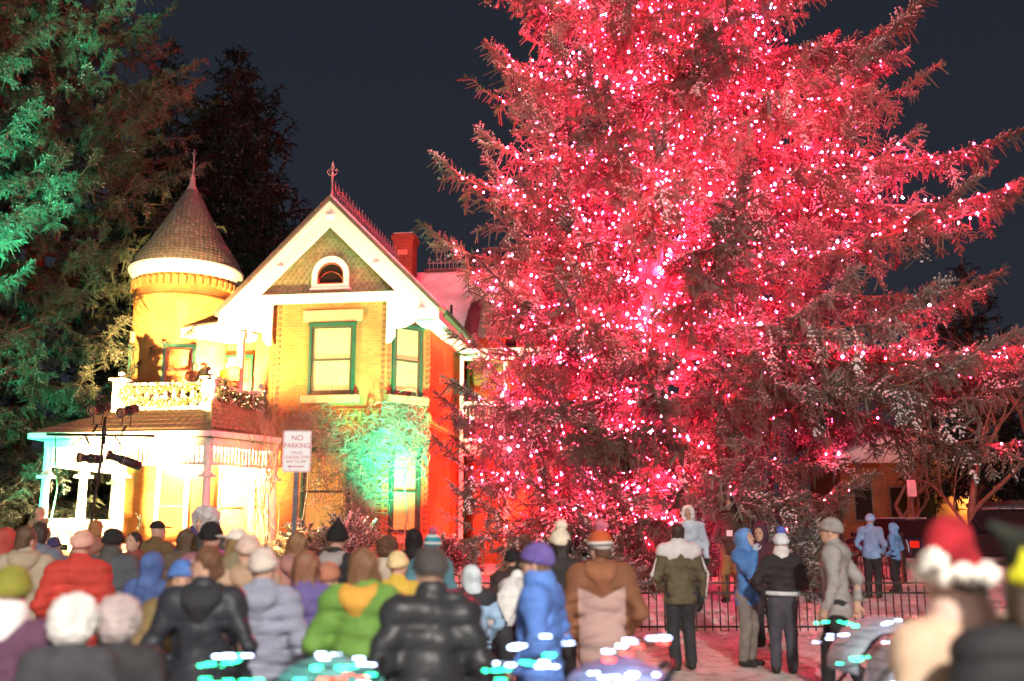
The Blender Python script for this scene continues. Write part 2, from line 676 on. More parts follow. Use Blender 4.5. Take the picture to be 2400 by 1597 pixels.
mb = MB()
mb.box(-2.62, .16, 8.27, 2.55, .42, 8.43); mb.box(-2.7, .10, 8.43, 2.62, .42, 8.49)
mb.build("gable_trim_board", M["white"], house)
for s in (-1, 1):
    mb = MB()
    A = Vector((0, APX)); B = Vector((s * EXT, EZ)); d = (B - A).normalized(); nrm = Vector((-d.y, d.x)) * (-1 if s > 0 else 1)
    if nrm.y > 0: nrm = -nrm
    w1 = .55
    mb.prism([tuple(A + Vector((0, .0))), tuple(B), tuple(B + nrm * w1 * .9), (0, A.y - w1 / abs(nrm.y) * 1.0)], "y", 0, .07)
    w2 = .14
    mb.prism([tuple(A), tuple(B), tuple(B + nrm * w2), (0, A.y - w2 / abs(nrm.y))], "y", -.04, -.003)
    b = mb.build("barge_board", M["white"], house)
    for t in (.06, .52, .94):
        mr = MB()
        p = A + (B - A) * t + nrm * .34
        mr.lathe([(.02, -.02), (.13, -.02), (.13, .0), (.08, .015), (.05, .05)], 14, (p.x, -.002, p.y), Matrix.Rotation(R(90), 3, "X"))
        mr.build("rosette", M["white"], b, True)
    # soffit behind the barge
    mb = MB()
    mb.prism([tuple(A + nrm * .07), tuple(B + nrm * .07), tuple(B + nrm * .12), (0, A.y - .12 / abs(nrm.y))], "y", .073, 7.4)
    mb.build("soffit", M["white"], house)
    mb = MB()
    up = -nrm * .10; out = d * .12
    mb.prism([(0, A.y + .10 / abs(nrm.y)), tuple(B + up + out), tuple(B + out), (0, A.y)], "y", -.14, 8.2)
    mb.build("gable_roof", M["roof"], house)
    mb = MB()   # snow sheet on the slope
    up2 = -nrm * .15
    mb.prism([(0, A.y + .155 / abs(nrm.y)), tuple(B + up2 + d * .05), tuple(B - nrm * .104 + d * .05), (0, A.y + .104 / abs(nrm.y))], "y", .05, 8.2)
    mb.build("roof_snow", M["roofsnow"], house)
    # eave fascia + gutter running back
    mb = MB(); mb.prism([(s * 3.20, 7.62), (s * 3.30, 7.62), (s * 3.30, 7.98), (s * 3.20, 7.98)], "y", .075, 7.4); mb.build("eave_fascia", M["white"], house)
    mb = MB(); mb.prism([(s * 3.303, 7.8), (s * 3.42, 7.86), (s * 3.45, 7.98), (s * 3.303, 7.98)], "y", .6, 7.4); mb.build("gutter", M["greentrim"], house)
    mb = MB(); mb.box(min(s * 2.55, s * 3.2), .45, 7.62, max(s * 2.55, s * 3.2), 7.3, 7.68)
    mb.prism([(s * 1.66, 8.26), (s * 3.2, 8.26), (s * 3.2, 7.69), (s * 2.62, 7.69)], "y", .2, .36)
    mb.build("eave_soffit", M["white"], house)
# quarter round brackets over the chamfers
for s in (-1, 1):
    pts = [(s * 1.72, 8.26), (s * 2.95, 8.26)]
    for i in range(13):
        a = R(90) * i / 12
        pts.append((s * (1.98 + .82 * math.cos(a) ** .9), 8.2 - .78 * math.sin(a)))
    pts += [(s * 1.98, 7.2), (s * 1.85, 7.02), (s * 1.72, 7.0)]
    mb = MB(); mb.prism(pts, "y", .24, .32); mb.build("corner_bracket", M["white"], house)

# arched gable window
def arch(rx, z0, zc, n=18, cx=0):
    pts = [(cx - rx, z0)] + [(cx + rx * math.cos(math.pi - math.pi * i / n), zc + rx * math.sin(math.pi * i / n)) for i in range(n + 1)] + [(cx + rx, z0)]
    return pts
def ring(mb, outer, inner, y0, y1):
    n = len(outer); o = len(mb.v)
    vs = [(p[0], y0, p[1]) for p in outer] + [(p[0], y0, p[1]) for p in inner] + [(p[0], y1, p[1]) for p in outer] + [(p[0], y1, p[1]) for p in inner]
    fs = []
    for i in range(n):
        j = (i + 1) % n
        fs += [(i, j, j + n, i + n), (i + 2 * n, i + 3 * n, j + 3 * n, j + 2 * n), (i, i + 2 * n, j + 2 * n, j), (i + n, j + n, j + 3 * n, i + 3 * n)]
    mb.add(vs, fs)
mb = MB(); ring(mb, arch(.56, 8.68, 9.08), arch(.40, 8.80, 9.06), .24, .36)
aw = mb.build("arched_window", M["white"], house)
mb = MB(); ring(mb, arch(.405, 8.795, 9.06), arch(.36, 8.84, 9.055), .26, .35); mb.build("sash", M["redtrim"], aw)
mb = MB(); mb.prism(arch(.37, 8.83, 9.055), "y", .325, .35); mb.build("pane", M["glassdark"], aw)
mb = MB()
for s in (-1, 1):
    mb.tube([(s * .36 - s * .36 * (1 - math.cos(R(a))), .315, 8.84 + .36 * math.sin(R(a)) * .95) for a in range(0, 91, 10)], .014, 5)
mb.build("tracery", M["redtrim"], aw)
mb = MB(); mb.box(-.6, .2, 8.62, .6, .36, 8.68); mb.build("sill", M["white"], aw)


def window(parent, cx, z0, z1, wd, pl, ang=0, pane="curtain", frame="greentrim", sash="sash", lintel=True, sill=True, split=.5, name="window"):
    """double hung window; local frame at pl=(x,y) on the wall, facing -y rotated by ang"""
    root = bpy.data.objects.new(name, None)
    M3 = Matrix.Rotation(ang, 4, "Z"); M3.translation = (pl[0], pl[1], 0)
    def fin(mb):
        mb.v = [tuple(M3 @ Vector((v[0] + cx, v[1], v[2]))) for v in mb.v]
        return mb
    h = wd / 2
    mb = MB()
    t = .085
    mb.box(-h - t, -.05, z0 - .05, -h, .08, z1 + t); mb.box(h, -.05, z0 - .05, h + t, .08, z1 + t); mb.box(-h - t - .02, -.07, z1, h + t + .02, .08, z1 + t + .02)
    bpy.data.objects.remove(root)
    fr = fin(mb).build(name, M[frame], parent)
    mb = MB(); s = .06
    zm = z0 + (z1 - z0) * split
    mb.box(-h, -.02, z0, -h + s, .06, z1); mb.box(h - s, -.02, z0, h, .06, z1)
    mb.box(-h + s, -.02, z1 - s, h - s, .06, z1); mb.box(-h + s, -.02, z0, h - s, .06, z0 + s * 1.6); mb.box(-h + s, -.03, zm - .03, h - s, .06, zm + .03)
    fin(mb).build("sash", M[sash], fr)
    mb = MB(); mb.box(-h + .03, .03, z0 + .02, h - .03, .05, z1 - .02); fin(mb).build("pane", M[pane], fr)
    if sill:
        mb = MB(); mb.box(-h - .25, -.12, z0 - .27, h + .25, .1, z0 - .055); fin(mb).build("sill", M["stone"], fr)
    if lintel:
        mb = MB(); mb.box(-h - .28, -.04, z1 + .14, h + .28, .1, z1 + .47); fin(mb).build("lintel", M["stone"], fr)
    return fr


window(house, .09, 5.58, 7.56, 1.22, (0, FR - .035))
CH = math.atan2(1.1, 1.02)
cxm, cym = (1.70 + 2.72) / 2, (FR + 1.5) / 2
off = Vector((math.sin(CH), -math.cos(CH))) * .035
window(house, -.05, 5.58, 7.56, .86, (cxm + off.x, cym + off.y), CH)
window(house, -.05, 1.65, 4.0, .86, (cxm + off.x, cym + off.y), CH, "orange_pane", lintel=False)
window(house, .05, 1.65, 3.95, 1.3, (0, FR - .035), 0, "orange_pane", lintel=False)
# round fanlight over the ground floor window
mb = MB(); ring(mb, arch(.5, 4.02, 4.05, cx=-.2), arch(.4, 4.05, 4.08, cx=-.2), FR - .07, FR + .05); mb.build("fanlight", M["stone"], house)
mb = MB(); mb.box(-1.3, FR - .09, 4.1, .8, FR - .04, 4.22); mb.build("window_hood", M["redtrim"], house)

# cresting along a ridge
def cresting(x0, y0, x1, y1, z, n, h=.55):
    mb = MB()
    d = Vector((x1 - x0, y1 - y0, 0)); L = d.length; u = d / L
    for zz in (.06, .30):
        mb.bar((x0, y0, z + zz), (x1, y1, z + zz), .02)
    for i in range(n):
        p = Vector((x0, y0, z)) + u * (L * (i + .5) / n)
        hh = h * (1.0 if i % 2 == 0 else .72)
        mb.bar(p, p + Vector((0, 0, hh)), .018)
        mb.bar(p + u * -.07 + Vector((0, 0, hh * .78)), p + u * .07 + Vector((0, 0, hh * .78)), .018)
        mb.bar(p + u * -.06 + Vector((0, 0, hh * .62)), p + Vector((0, 0, hh * .9)), .014)
        mb.bar(p + u * .06 + Vector((0, 0, hh * .62)), p + Vector((0, 0, hh * .9)), .014)
    return mb
cresting(0, .35, 0, 8.1, APX + .16, 44, .62).build("ridge_cresting", M["cresting"], house)
# gable finial
mb = MB()
mb.lathe([(.07, 0), (.05, .2), (.03, .25), (.03, .75), (.06, .8), (.02, .85)], 8, (0, .12, APX + .1))
mb.bar((0, .12, APX + .8), (0, .12, APX + 1.25), .04)
for s in (-1, 1):
    mb.tube([(0, .12, APX + .82), (s * .1, .12, APX + .86), (s * .17, .12, APX + .97), (s * .12, .12, APX + 1.04), (s * .08, .12, APX + .98)], .018, 5)
    mb.tube([(0, .12, APX + 1.0), (s * .06, .12, APX + 1.06), (s * .03, .12, APX + 1.15), (0, .12, APX + 1.28)], .016, 5)
mb.build("gable_finial", M["cresting"], house)

# chimney
mb = MB()
mb.box(-.28, 8.3, 10.6, .46, 9.0, 12.46); mb.box(-.32, 8.26, 12.46, .50, 9.04, 12.56); mb.box(-.36, 8.22, 12.56, .54, 9.08, 12.70); mb.box(-.32, 8.26, 12.70, .50, 9.04, 12.78)
ch = mb.build("chimney", M["brick_dark"], house)
mb = MB(); mb.box(-.12, 8.27, 11.95, .26, 8.298, 12.14); mb.build("plaque", M["stone"], ch)
mb = MB(); mb.box(-.30, 8.28, 12.782, .48, 9.02, 12.82); mb.build("chimney_snow", M["snow"], ch)

# main block behind: walls and hipped roof, cresting
mb = MB(); mb.box(-6.5, 9.0, ZG, 7.4, 17.0, 8.0); mb.build("main_wall", M["brick"], house)
RZ = 11.75
e0, e1, r0, r1 = (-6.9, 8.3), (7.8, 17.5), (-2.8, 10.2), (3.05, 10.2)
z_e = 8.0
vs = [(e0[0], 7.3, z_e), (e1[0], 7.3, z_e), (e1[0], 17.5, z_e), (e0[0], 17.5, z_e), (r0[0], 10.2, RZ), (r1[0], 10.2, RZ)]
mb = MB(); mb.add(vs, [(0, 1, 5, 4), (1, 2, 5), (2, 3, 4, 5), (3, 0, 4), (3, 2, 1, 0)]); mb.build("main_roof", M["roofsnow"], house)
cresting(.6, 10.2, 3.0, 10.2, RZ + .05, 15, .6).build("rear_ridge_cresting", M["cresting"], house)
mb = MB(); mb.box(.5, 10.05, RZ - .02, 3.1, 10.35, RZ + .07); mb.build("ridge_cap", M["roof"], house)
mb = MB(); mb.lathe([(.045, 8.9), (.045, 9.85)], 8, (2.05, 7.9, 0)); mb.build("vent_pipe", M["black"], house, True)

# shingled half-round bay roof on the right side
bx, by = 4.35, 6.9
def shingle_cone(cx, cy, prof, rows_h, wd, n_facets=None, a0=0.0, a1=2 * math.pi, seed=1):
    """prof(z)->radius; layered fish scale shingles from z0 to z1"""
    rng = random.Random(seed)
    V = []; F = []
    z = prof[0][0]
    row = 0
    zs = [p[0] for p in prof]; rs = [p[1] for p in prof]
    while z < prof[-1][0] - rows_h * .5:
        r = float(np.interp(z, zs, rs)); r2 = float(np.interp(z + rows_h * 1.5, zs, rs)); rl = float(np.interp(z - rows_h * .35, zs, rs))
        n = max(6, int(round((a1 - a0) * r / wd)))
        for i in range(n):
            a = a0 + (a1 - a0) * (i + (.5 if row % 2 else 0)) / n
            da = (a1 - a0) / n * .5 * .88
            j = rng.uniform(-.006, .006)
            o = len(V)
            for (t, zz, rr) in ((-1, 1.5, r2), (-1, .12, r), (-.72, -.2, r), (0, -.35, rl), (.72, -.2, r), (1, .12, r), (1, 1.5, r2)):
                lift = .028 * (1.5 - zz) / 1.85 + j
                ang = a + da * t
                V.append((cx + (rr + lift) * math.cos(ang), cy + (rr + lift) * math.sin(ang), z + zz * rows_h))
            F.append(tuple(range(o, o + 7)))
        z += rows_h; row += 1
    return V, F


def poly_obj(name, V, F, mat, parent):
    me = bpy.data.meshes.new(name); me.from_pydata(V, [], F); me.update(); auto_uv(me); me.materials.append(mat)
    return link(name, me, parent)


bay_prof = [(8.1, 1.75), (8.5, 1.62), (9.3, 1.45), (10.2, 1.0), (11.3, .12)]
V, F = shingle_cone(bx, by, bay_prof, .2, .23, seed=3)
bayr = poly_obj("bay_roof", V, F, M["purple_sh"], house)
mb = MB(); mb.lathe([(r - .03, z) for z, r in bay_prof], 10, (bx, by, 0)); mb.build("bay_roof_deck", M["purple_sh"], house)
V, F = shingle_cone(bx, by, [(9.55, 1.36), (10.2, 1.03), (11.3, .15)], .2, .23, seed=3)
V = [(bx + (v[0] - bx) * 1.02, by + (v[1] - by) * 1.02, v[2] + .012) for v in V]
poly_obj("bay_roof_snow", V, F, M["snow"], bayr)
mb = MB(); mb.lathe([(1.5, ZG), (1.5, 8.08), (1.72, 8.08), (1.74, 8.2)], 8, (bx, by, 0)); mb.build("bay_wall", M["brick"], house)

# white two-storey side porch behind the right wall
sp = MB()
for x in (3.05, 4.5, 6.0):
    for y in (4.9,):
        sp.box(x - .06, y - .06, ZG, x + .06, y + .06, 7.4)
sp.build("side_porch_post", M["white"], house)
sp = MB()
for z in (7.25, 5.75, 5.02, 4.55, 4.1):
    sp.box(3.11, 4.86, z, 4.44, 4.94, z + .12); sp.box(4.56, 4.86, z, 5.94, 4.94, z + .12)
sp.build("side_porch_rail", M["white"], house)
sp = MB()
for i in range(22):
    x = 3.2 + i * .125
    if abs(x - 4.5) > .08:
        sp.lathe([(.02, 5.14), (.035, 5.35), (.02, 5.75)], 6, (x, 4.9, 0))
sp.build("side_porch_baluster", M["white"], house, True)
MB().box(3.0, 4.8, 7.5, 6.2, 6.5, 7.62).build("side_porch_roof", M["white"], house)
MB().box(3.0, 4.8, 4.22, 6.2, 6.5, 4.5).build("side_porch_deck", M["white"], house)

# ---- tower
tx, ty = hl(-10.45, 31.0)
TR = 1.52
mb = MB()
prof = [(TR, ZG), (TR, 8.72), (TR + .05, 8.74), (TR + .05, 8.84), (TR, 8.86), (TR, 9.3), (TR, 9.55)]
mb.lathe(prof, 56, (tx, ty, 0))
mb.build("tower_wall", M["brick"], house, True, cyl=(tx, ty, TR))
mb = MB()
for i in range(44):
    a = 2 * math.pi * i / 44
    c = (tx + (TR + .06) * math.cos(a), ty + (TR + .06) * math.sin(a))
    mb.box(c[0] - .07, c[1] - .055, 9.12, c[0] + .07, c[1] + .055, 9.38, (0, 0, a), (c[0], c[1], 9.2))
mb.build("tower_dentil", M["brick"], house)
mb = MB()
mb.lathe([(TR + .01, 9.50), (TR + .10, 9.53), (TR + .12, 9.62), (TR + .2, 9.68), (TR + .25, 9.78), (TR + .26, 9.86), (TR + .2, 9.90), (TR - .1, 9.92)], 56, (tx, ty, 0))
mb.build("tower_cornice", M["white"], house, True)
cone = [(9.93, 1.70), (10.2, 1.58), (10.9, 1.12), (11.6, .72), (12.3, .36), (12.62, .2)]
V, F = shingle_cone(tx, ty, cone, .115, .15, seed=5)
poly_obj("tower_roof", V, F, M["cone"], house)
mb = MB(); mb.lathe([(r - .02, z) for z, r in cone] + [(.05, 12.8)], 40, (tx, ty, 0)); mb.build("tower_roof_deck", M["roof"], house, True)  # dark deck colour puts shadow gaps between the cone shingles
mb = MB()
mb.lathe([(.22, 12.58), (.16, 12.72), (.1, 12.85), (.09, 13.0), (.11, 13.05), (.06, 13.12), (.03, 13.3), (.025, 14.0), (.01, 14.05)], 12, (tx, ty, 0))
for zz, rr in ((13.15, .16), (13.55, .1), (13.85, .07)):
    for i in range(4):
        a = i * math.pi / 2 + .4
        mb.tube([(tx, ty, zz), (tx + rr * .8 * math.cos(a), ty + rr * .8 * math.sin(a), zz + .02), (tx + rr * math.cos(a), ty + rr * math.sin(a), zz + .1)], .014, 4)
mb.build("tower_finial", M["cresting"], house, True)
# tower windows (upper)
def on_tower(a):
    return (tx + (TR - .02) * math.sin(a), ty - (TR - .02) * math.cos(a))
window(house, 0, 5.55, 7.25, .62, on_tower(R(-62)), R(-62), "orange_pane", lintel=True, sill=False)
window(house, 0, 5.75, 7.15, .78, on_tower(R(24)), R(24), "bright_pane", "greentrim", "redtrim", lintel=False)
# wall between tower and gable wing, with door onto the balcony
mb = MB(); mb.box(-4.4, 2.2, ZG, -2.72, 2.5, 8.0); mb.build("linking_wall", M["brick"], house)
window(house, 0, 4.8, 7.0, .85, (-3.55, 2.17), 0, "bright_pane", "greentrim", "redtrim", lintel=False, sill=False, split=.68, name="balcony_door")
mb = MB(); mb.prism([(-5.3, 7.42), (-2.6, 7.55), (-2.6, 7.95), (-3.2, 7.93), (-5.3, 7.68)], "y", .88, 2.6); mb.build("balcony_eave", M["white"], house)
mb = MB(); mb.add([(-5.35, .85, 7.74), (-2.6, .85, 8.02), (-2.6, 3.4, 8.9), (-4.6, 3.4, 8.6), (-5.35, .85, 7.70), (-2.6, .85, 7.98), (-2.6, 3.4, 8.86), (-4.6, 3.4, 8.56)], [(0, 1, 2, 3), (7, 6, 5, 4), (0, 4, 5, 1), (1, 5, 6, 2), (2, 6, 7, 3), (3, 7, 4, 0)]); mb.build("link_roof", M["roof"], house)
mb = MB(); mb.box(-2.95, .72, 4.7, -2.78, .88, 7.55); mb.box(-3.0, .68, 7.35, -2.74, .92, 7.55); mb.build("balcony_post", M["white"], house)

# ---- porch and balcony
def L2(X, Y):
    return hl(X, Y)
bal_c = L2(-8.07, 26.45); bal_l = L2(-10.63, 26.83); bal_r = L2(-7.41, 29.11)
bal_l = (bal_l[0], bal_c[1])
ZB = 4.86
ec = L2(-7.62, 25.2); el = L2(-12.55, 25.75); er = L2(-6.4, 26.9)
el = (el[0], ec[1])
# roof: from eave up to balcony edge
mb = MB()
ZE = 4.22
E0 = (el[0], el[1], ZE); E1 = (ec[0], ec[1], ZE); E2 = (er[0], er[1] + .3, ZE); E3 = (-2.72, 1.3, ZE + .12)
T0 = (bal_l[0] - .1, bal_l[1] - .1, ZB); T1 = (bal_c[0] + .08, bal_c[1] - .1, ZB); T2 = (bal_r[0] + .1, bal_r[1], ZB + .32)
EL = (el[0], el[1] + 4.2, ZE); TL = (bal_l[0] - .1, bal_l[1] + 3.0, ZB)
roofq = [(E0, E1, T1, T0), (E1, E2, (bal_r[0] + .1, bal_r[1], 5.12), (bal_c[0] + .08, bal_c[1] - .1, 5.2)), (EL, E0, T0, TL)]
V = []; F = []
V += [E0, E1, T1, T0]; F.append((0, 1, 2, 3))
o = len(V); V += [E1, E2, (bal_r[0] + .1, bal_r[1], 5.12), (bal_c[0] + .08, bal_c[1] - .1, 5.2)]; F.append((o, o + 1, o + 2, o + 3))
o = len(V); V += [EL, E0, T0, TL]; F.append((o, o + 1, o + 2, o + 3))
o = len(V); V += [E1, (bal_c[0] + .08, bal_c[1] - .1, 5.2), T1]; F.append((o, o + 1, o + 2))
pr = poly_obj("porch_roof", V, F, M["skirt"], house)
s2 = pr.modifiers.new("solid", "SOLIDIFY"); s2.thickness = .05
# shingles on the two visible porch roof faces
def plane_shingles(P0, P1, P2, P3, rows, wd):
    V = []; F = []
    P0, P1, P2, P3 = map(Vector, (P0, P1, P2, P3))
    nrm = (P1 - P0).cross(P3 - P0).normalized()
    if nrm.y > 0: nrm = -nrm
    for r in range(rows):
        t = (r + .25) / rows; t2 = min(1, (r + 1.6) / rows); t1 = (r + .55) / rows
        A, B = P0.lerp(P3, t), P1.lerp(P2, t)
        A1, B1 = P0.lerp(P3, t1), P1.lerp(P2, t1)
        A2, B2 = P0.lerp(P3, t2), P1.lerp(P2, t2)
        n = max(2, int((B - A).length / wd))
        for i in range(n):
            s = (i + (.5 if r % 2 else 0)) / n
            d = .47 / n
            o = len(V)
            if s + d > 1: continue
            for (q, X0, X1, l) in ((max(0, s - d), A2, B2, .006), (max(0, s - d), A1, B1, .035), (s, A, B, .045), (s + d, A1, B1, .035), (s + d, A2, B2, .006)):
                V.append(tuple(X0.lerp(X1, q) + nrm * l))
            F.append(tuple(range(o, o + 5)))
    return V, F
V, F = plane_shingles(E0, E1, T1, T0, 5, .22)
poly_obj("porch_shingles", V, F, M["skirt"], house)
V, F = plane_shingles(E1, E2, (bal_r[0] + .1, bal_r[1], 5.12), (bal_c[0] + .08, bal_c[1] - .1, 5.2), 7, .2)
poly_obj("skirt_shingles", V, F, M["skirt"], house)
# cornice, frieze
mb = MB()
def run(mb, pts, w, z0, z1):
    for a, b in zip(pts[:-1], pts[1:]):
        mb.bar((a[0], a[1], (z0 + z1) / 2), (b[0], b[1], (z0 + z1) / 2), w, z1 - z0)
pe = [(el[0], el[1] + 4.2), (el[0], el[1]), (ec[0], ec[1]), (er[0], er[1] + .3), (-1.8, .42)]
run(mb, pe, .14, ZE - .16, ZE - .02)
pi = [(el[0] + .3, el[1] + 4.2), (el[0] + .3, el[1] + .3), (ec[0] - .12, ec[1] + .3), (er[0] - .2, er[1] + .6), (-1.9, .6)]
run(mb, pi, .16, ZE - .38, ZE - .165)
run(mb, pi, .10, ZE - .86, ZE - .78)
mb.build("porch_cornice", M["white"], house)
mb = MB()
for a, b in zip(pi[:-1], pi[1:]):
    n = int(math.hypot(b[0] - a[0], b[1] - a[1]) / .12)
    for i in range(n):
        t = (i + .5) / n; x = a[0] + (b[0] - a[0]) * t; y = a[1] + (b[1] - a[1]) * t
        mb.box(x - .022, y - .022, ZE - .78, x + .022, y + .022, ZE - .38)
mb.build("frieze_spindles", M["white"], house)
mb = MB(); mb.add([(p[0], p[1], ZE - .2) for p in (pi[0], pi[1], pi[2], pi[3], (-2.7, 2.2), (-5, 6))] + [(p[0], p[1], ZE - .12) for p in (pi[0], pi[1], pi[2], pi[3], (-2.7, 2.2), (-5, 6))],
    [(5, 4, 3, 2, 1, 0), (6, 7, 8, 9, 10, 11)]); mb.build("porch_ceiling", M["white"], house)
cprof = [(.16, 1.2), (.16, 1.36), (.11, 1.4), (.125, 1.9), (.10, 2.6), (.095, 3.05), (.14, 3.1), (.14, 3.18), (.10, 3.22), (.10, 3.86)]
fx = pi[1][0] + .06; fy = pi[1][1]
cols = [(fx, fy), (fx, fy + 3.4), (fx + 1.05, fy), (fx + 2.1, fy), (pi[2][0] - .06, pi[2][1]), (pi[3][0] - .06, pi[3][1] + .05)]
for c in cols:
    mb = MB(); mb.lathe(cprof, 14, (c[0], c[1], 0)); mb.box(c[0] - .17, c[1] - .17, 3.05, c[0] + .17, c[1] + .17, 3.12); mb.box(c[0] - .17, c[1] - .17, 1.2, c[0] + .17, c[1] + .17, 1.38)
    mb.build("porch_column", M["white"], house)
mb = MB(); mb.add([(p[0], p[1], z) for z in (.3, 1.2) for p in (pi[0], (pi[1][0] - .1, pi[1][1] - .1), (pi[2][0], pi[2][1] - .1), pi[3], (-2.72, 1.6), (-5, 6))],
    [(5, 4, 3, 2, 1, 0), (6, 7, 8, 9, 10, 11)] + [(i, (i + 1) % 6, (i + 1) % 6 + 6, i + 6) for i in range(6)]); mb.build("porch_floor", M["wood"], house)
mb = MB()
for a, b in (((fx, fy), (fx + 1.05, fy)), ((fx, fy), (fx, fy + 3.4))):
    for z in (1.42, 1.98):
        mb.bar((a[0], a[1], z), (b[0], b[1], z), .07, .08)
    n = 9 if b[1] == a[1] else 24
    for i in range(n):
        t = (i + .5) / n
        mb.box(a[0] + (b[0] - a[0]) * t - .02, a[1] + (b[1] - a[1]) * t - .02, 1.46, a[0] + (b[0] - a[0]) * t + .02, a[1] + (b[1] - a[1]) * t + .02, 1.94)
mb.build("porch_rail", M["white"], house)
# ground floor behind the porch: door and window
mb = MB(); mb.box(-4.5, 2.15, 1.2, -4.38, 2.6, 4.0); mb.build("door_jamb", M["white"], house)
window(house, 0, 1.3, 3.55, .75, on_tower(R(26)), R(26), "bright_pane", "white", "redtrim", lintel=False, sill=False, name="porch_door")
window(house, 0, 1.6, 3.5, .6, on_tower(R(-50)), R(-50), "glassdark", "greentrim", "greentrim", lintel=False, sill=False)
window(house, 0, 1.3, 3.6, .9, (-3.5, 2.17), 0, "orange_pane", "redtrim", "redtrim", lintel=False, sill=False, name="front_door")
# balcony floor, rails, balusters, posts
mb = MB(); mb.add([(x, y, z) for z in (ZB - .1, ZB - .02) for x, y in ((bal_l[0] - .1, bal_l[1] - .1), (bal_c[0] + .1, bal_c[1] - .1), (bal_r[0] + .1, bal_r[1]), (bal_r[0], 2.2), (bal_l[0] - .1, bal_l[1] + 3.3))],
    [(4, 3, 2, 1, 0), (5, 6, 7, 8, 9)] + [(i, (i + 1) % 5, (i + 1) % 5 + 5, i + 5) for i in range(5)]); mb.build("balcony_floor", M["white"], house)
mb = MB()
for a, b, dz in ((bal_l, bal_c, 0), (bal_c, bal_r, .1), (bal_l, (bal_l[0], bal_l[1] + 2.6), 0)):
    if b is bal_r:
        mb.bar((a[0], a[1], ZB + .74), (b[0], b[1], ZB + .74), .12, .08)
        mb.bar((a[0], a[1], 5.27), (b[0], b[1], 5.27), .12, .08)
    else:
        mb.bar((a[0], a[1], ZB + .74), (b[0], b[1], ZB + .74), .12, .08)
        mb.bar((a[0], a[1], ZB + .08), (b[0], b[1], ZB + .08), .10, .10)
mb.build("balcony_rail", M["white"], house)
bp = [(.05, .12), (.05, .2), (.035, .24), (.065, .36), (.05, .5), (.03, .6), (.05, .64), (.05, .70)]
for a, b, n in ((bal_l, bal_c, 9), (bal_l, (bal_l[0], bal_l[1] + 2.6), 7)):
    for i in range(n):
        t = (i + 1) / (n + 1)
        mb = MB(); mb.lathe([(r, z + ZB) for r, z in bp], 10, (a[0] + (b[0] - a[0]) * t, a[1] + (b[1] - a[1]) * t, 0)); mb.build("baluster", M["white"], house, True)
for i in range(9):
    t = (i + 1) / 10
    mb = MB(); mb.lathe([(.05, 5.31), (.03, 5.36), (.06, 5.42), (.04, 5.5), (.05, 5.56)], 8, (bal_c[0] + (bal_r[0] - bal_c[0]) * t, bal_c[1] + (bal_r[1] - bal_c[1]) * t, 0)); mb.build("baluster", M["white"], house, True)
for p in (bal_l, bal_c, bal_r):
    mb = MB(); mb.box(p[0] - .15, p[1] - .15, ZB - .1, p[0] + .15, p[1] + .15, ZB + .84); mb.box(p[0] - .23, p[1] - .23, ZB + .84, p[0] + .23, p[1] + .23, ZB + .90)
    mb.lathe([(.05, ZB + .9), (.04, ZB + .95), (.09, ZB + 1.02), (.08, ZB + 1.08), (.02, ZB + 1.12)], 12, (p[0], p[1], 0)); mb.build("newel_post", M["white"], house)
# porch steps
mb = MB()
for i in range(5):
    mb.box(-5.6, -2.6 - .28 * i, .3, -3.6, -2.32 - .28 * i, 1.1 - .17 * i)
mb.build("porch_steps", M["wood"], house)

# ------------------------------------------------------------------ floodlights (lamps standing by the house, plus an added magenta one)
M["lens_warm"] = emit_mat("warm flood lens", (1, .8, .5), 14, False)
M["lens_green"] = emit_mat("green flood lens", (.05, 1, .45), 10, False)
M["lens_red"] = emit_mat("red flood lens", (1, .05, .03), 10, False)


def floodlight(loc, target, color, energy, lens, label, cone=95, size=.12, blend=.7):
    o = empty("floodlight", loc, 0, label, "floodlight", "floodlights around the house")
    d = Vector(target) - Vector(loc); az = math.atan2(-d.x, d.y); el = math.atan2(d.z, math.hypot(d.x, d.y))
    o.rotation_euler = (0, 0, az)
    Rm = Matrix.Rotation(el, 3, "X")
    def T(mb):
        mb.v = [tuple(Rm @ Vector(v) + Vector((0, 0, .28))) for v in mb.v]; return mb
    T(MB().box(-.16, -.1, -.11, .16, .08, .11)).build("housing", M["black"], o, bevel=.01)
    T(MB().box(-.145, .082, -.095, .145, .09, .095)).build("lens", M[lens], o)
    mb = MB(); mb.bar((-.19, 0, 0), (-.19, 0, .28), .025); mb.bar((.19, 0, 0), (.19, 0, .28), .025); mb.bar((-.2, 0, .012), (.2, 0, .012), .06, .02); mb.build("bracket", M["black"], o)
    p = Vector(loc) + Vector((0, 0, .28)) + d.normalized() * .16
    lamp("flood_lamp", "SPOT", p, energy, color, target, size, cone, blend)
    return o
WARM = (1.0, .62, .20)
floodlight((-11.2, 22.8, gz(-11.2, 22.8)), (-9.9, 27.5, 2.9), WARM, 60000, "lens_warm", "warm floodlight aimed at the porch front", 58, blend=.9)
floodlight((-9.2, 17.6, gz(-9.2, 17.6)), (-9.9, 29.6, 7.2), WARM, 130000, "lens_warm", "warm floodlight in the crowd aimed up at the round tower", 27, blend=.9)
floodlight(hw(-3.9, .95, ZB), hw(-3.4, 2.4, ZB + 2.6), (1, .64, .24), 7000, "lens_warm", "warm floodlight on the balcony floor aimed at the doors", 150)
floodlight(hw(bal_c[0] - .32, bal_c[1] + .35, ZB + .85), hw(-1.6, .4, 7.3), (1, .60, .20), 3400, "lens_warm", "warm floodlight behind the balcony corner post aimed at the gable", 110)
floodlight((-5.9, 24.6, gz(-5.9, 24.6)), (-5.8, 28.3, 5.0), (1, .55, .16), 900, "lens_warm", "warm floodlight in front of the gable wing", 90)
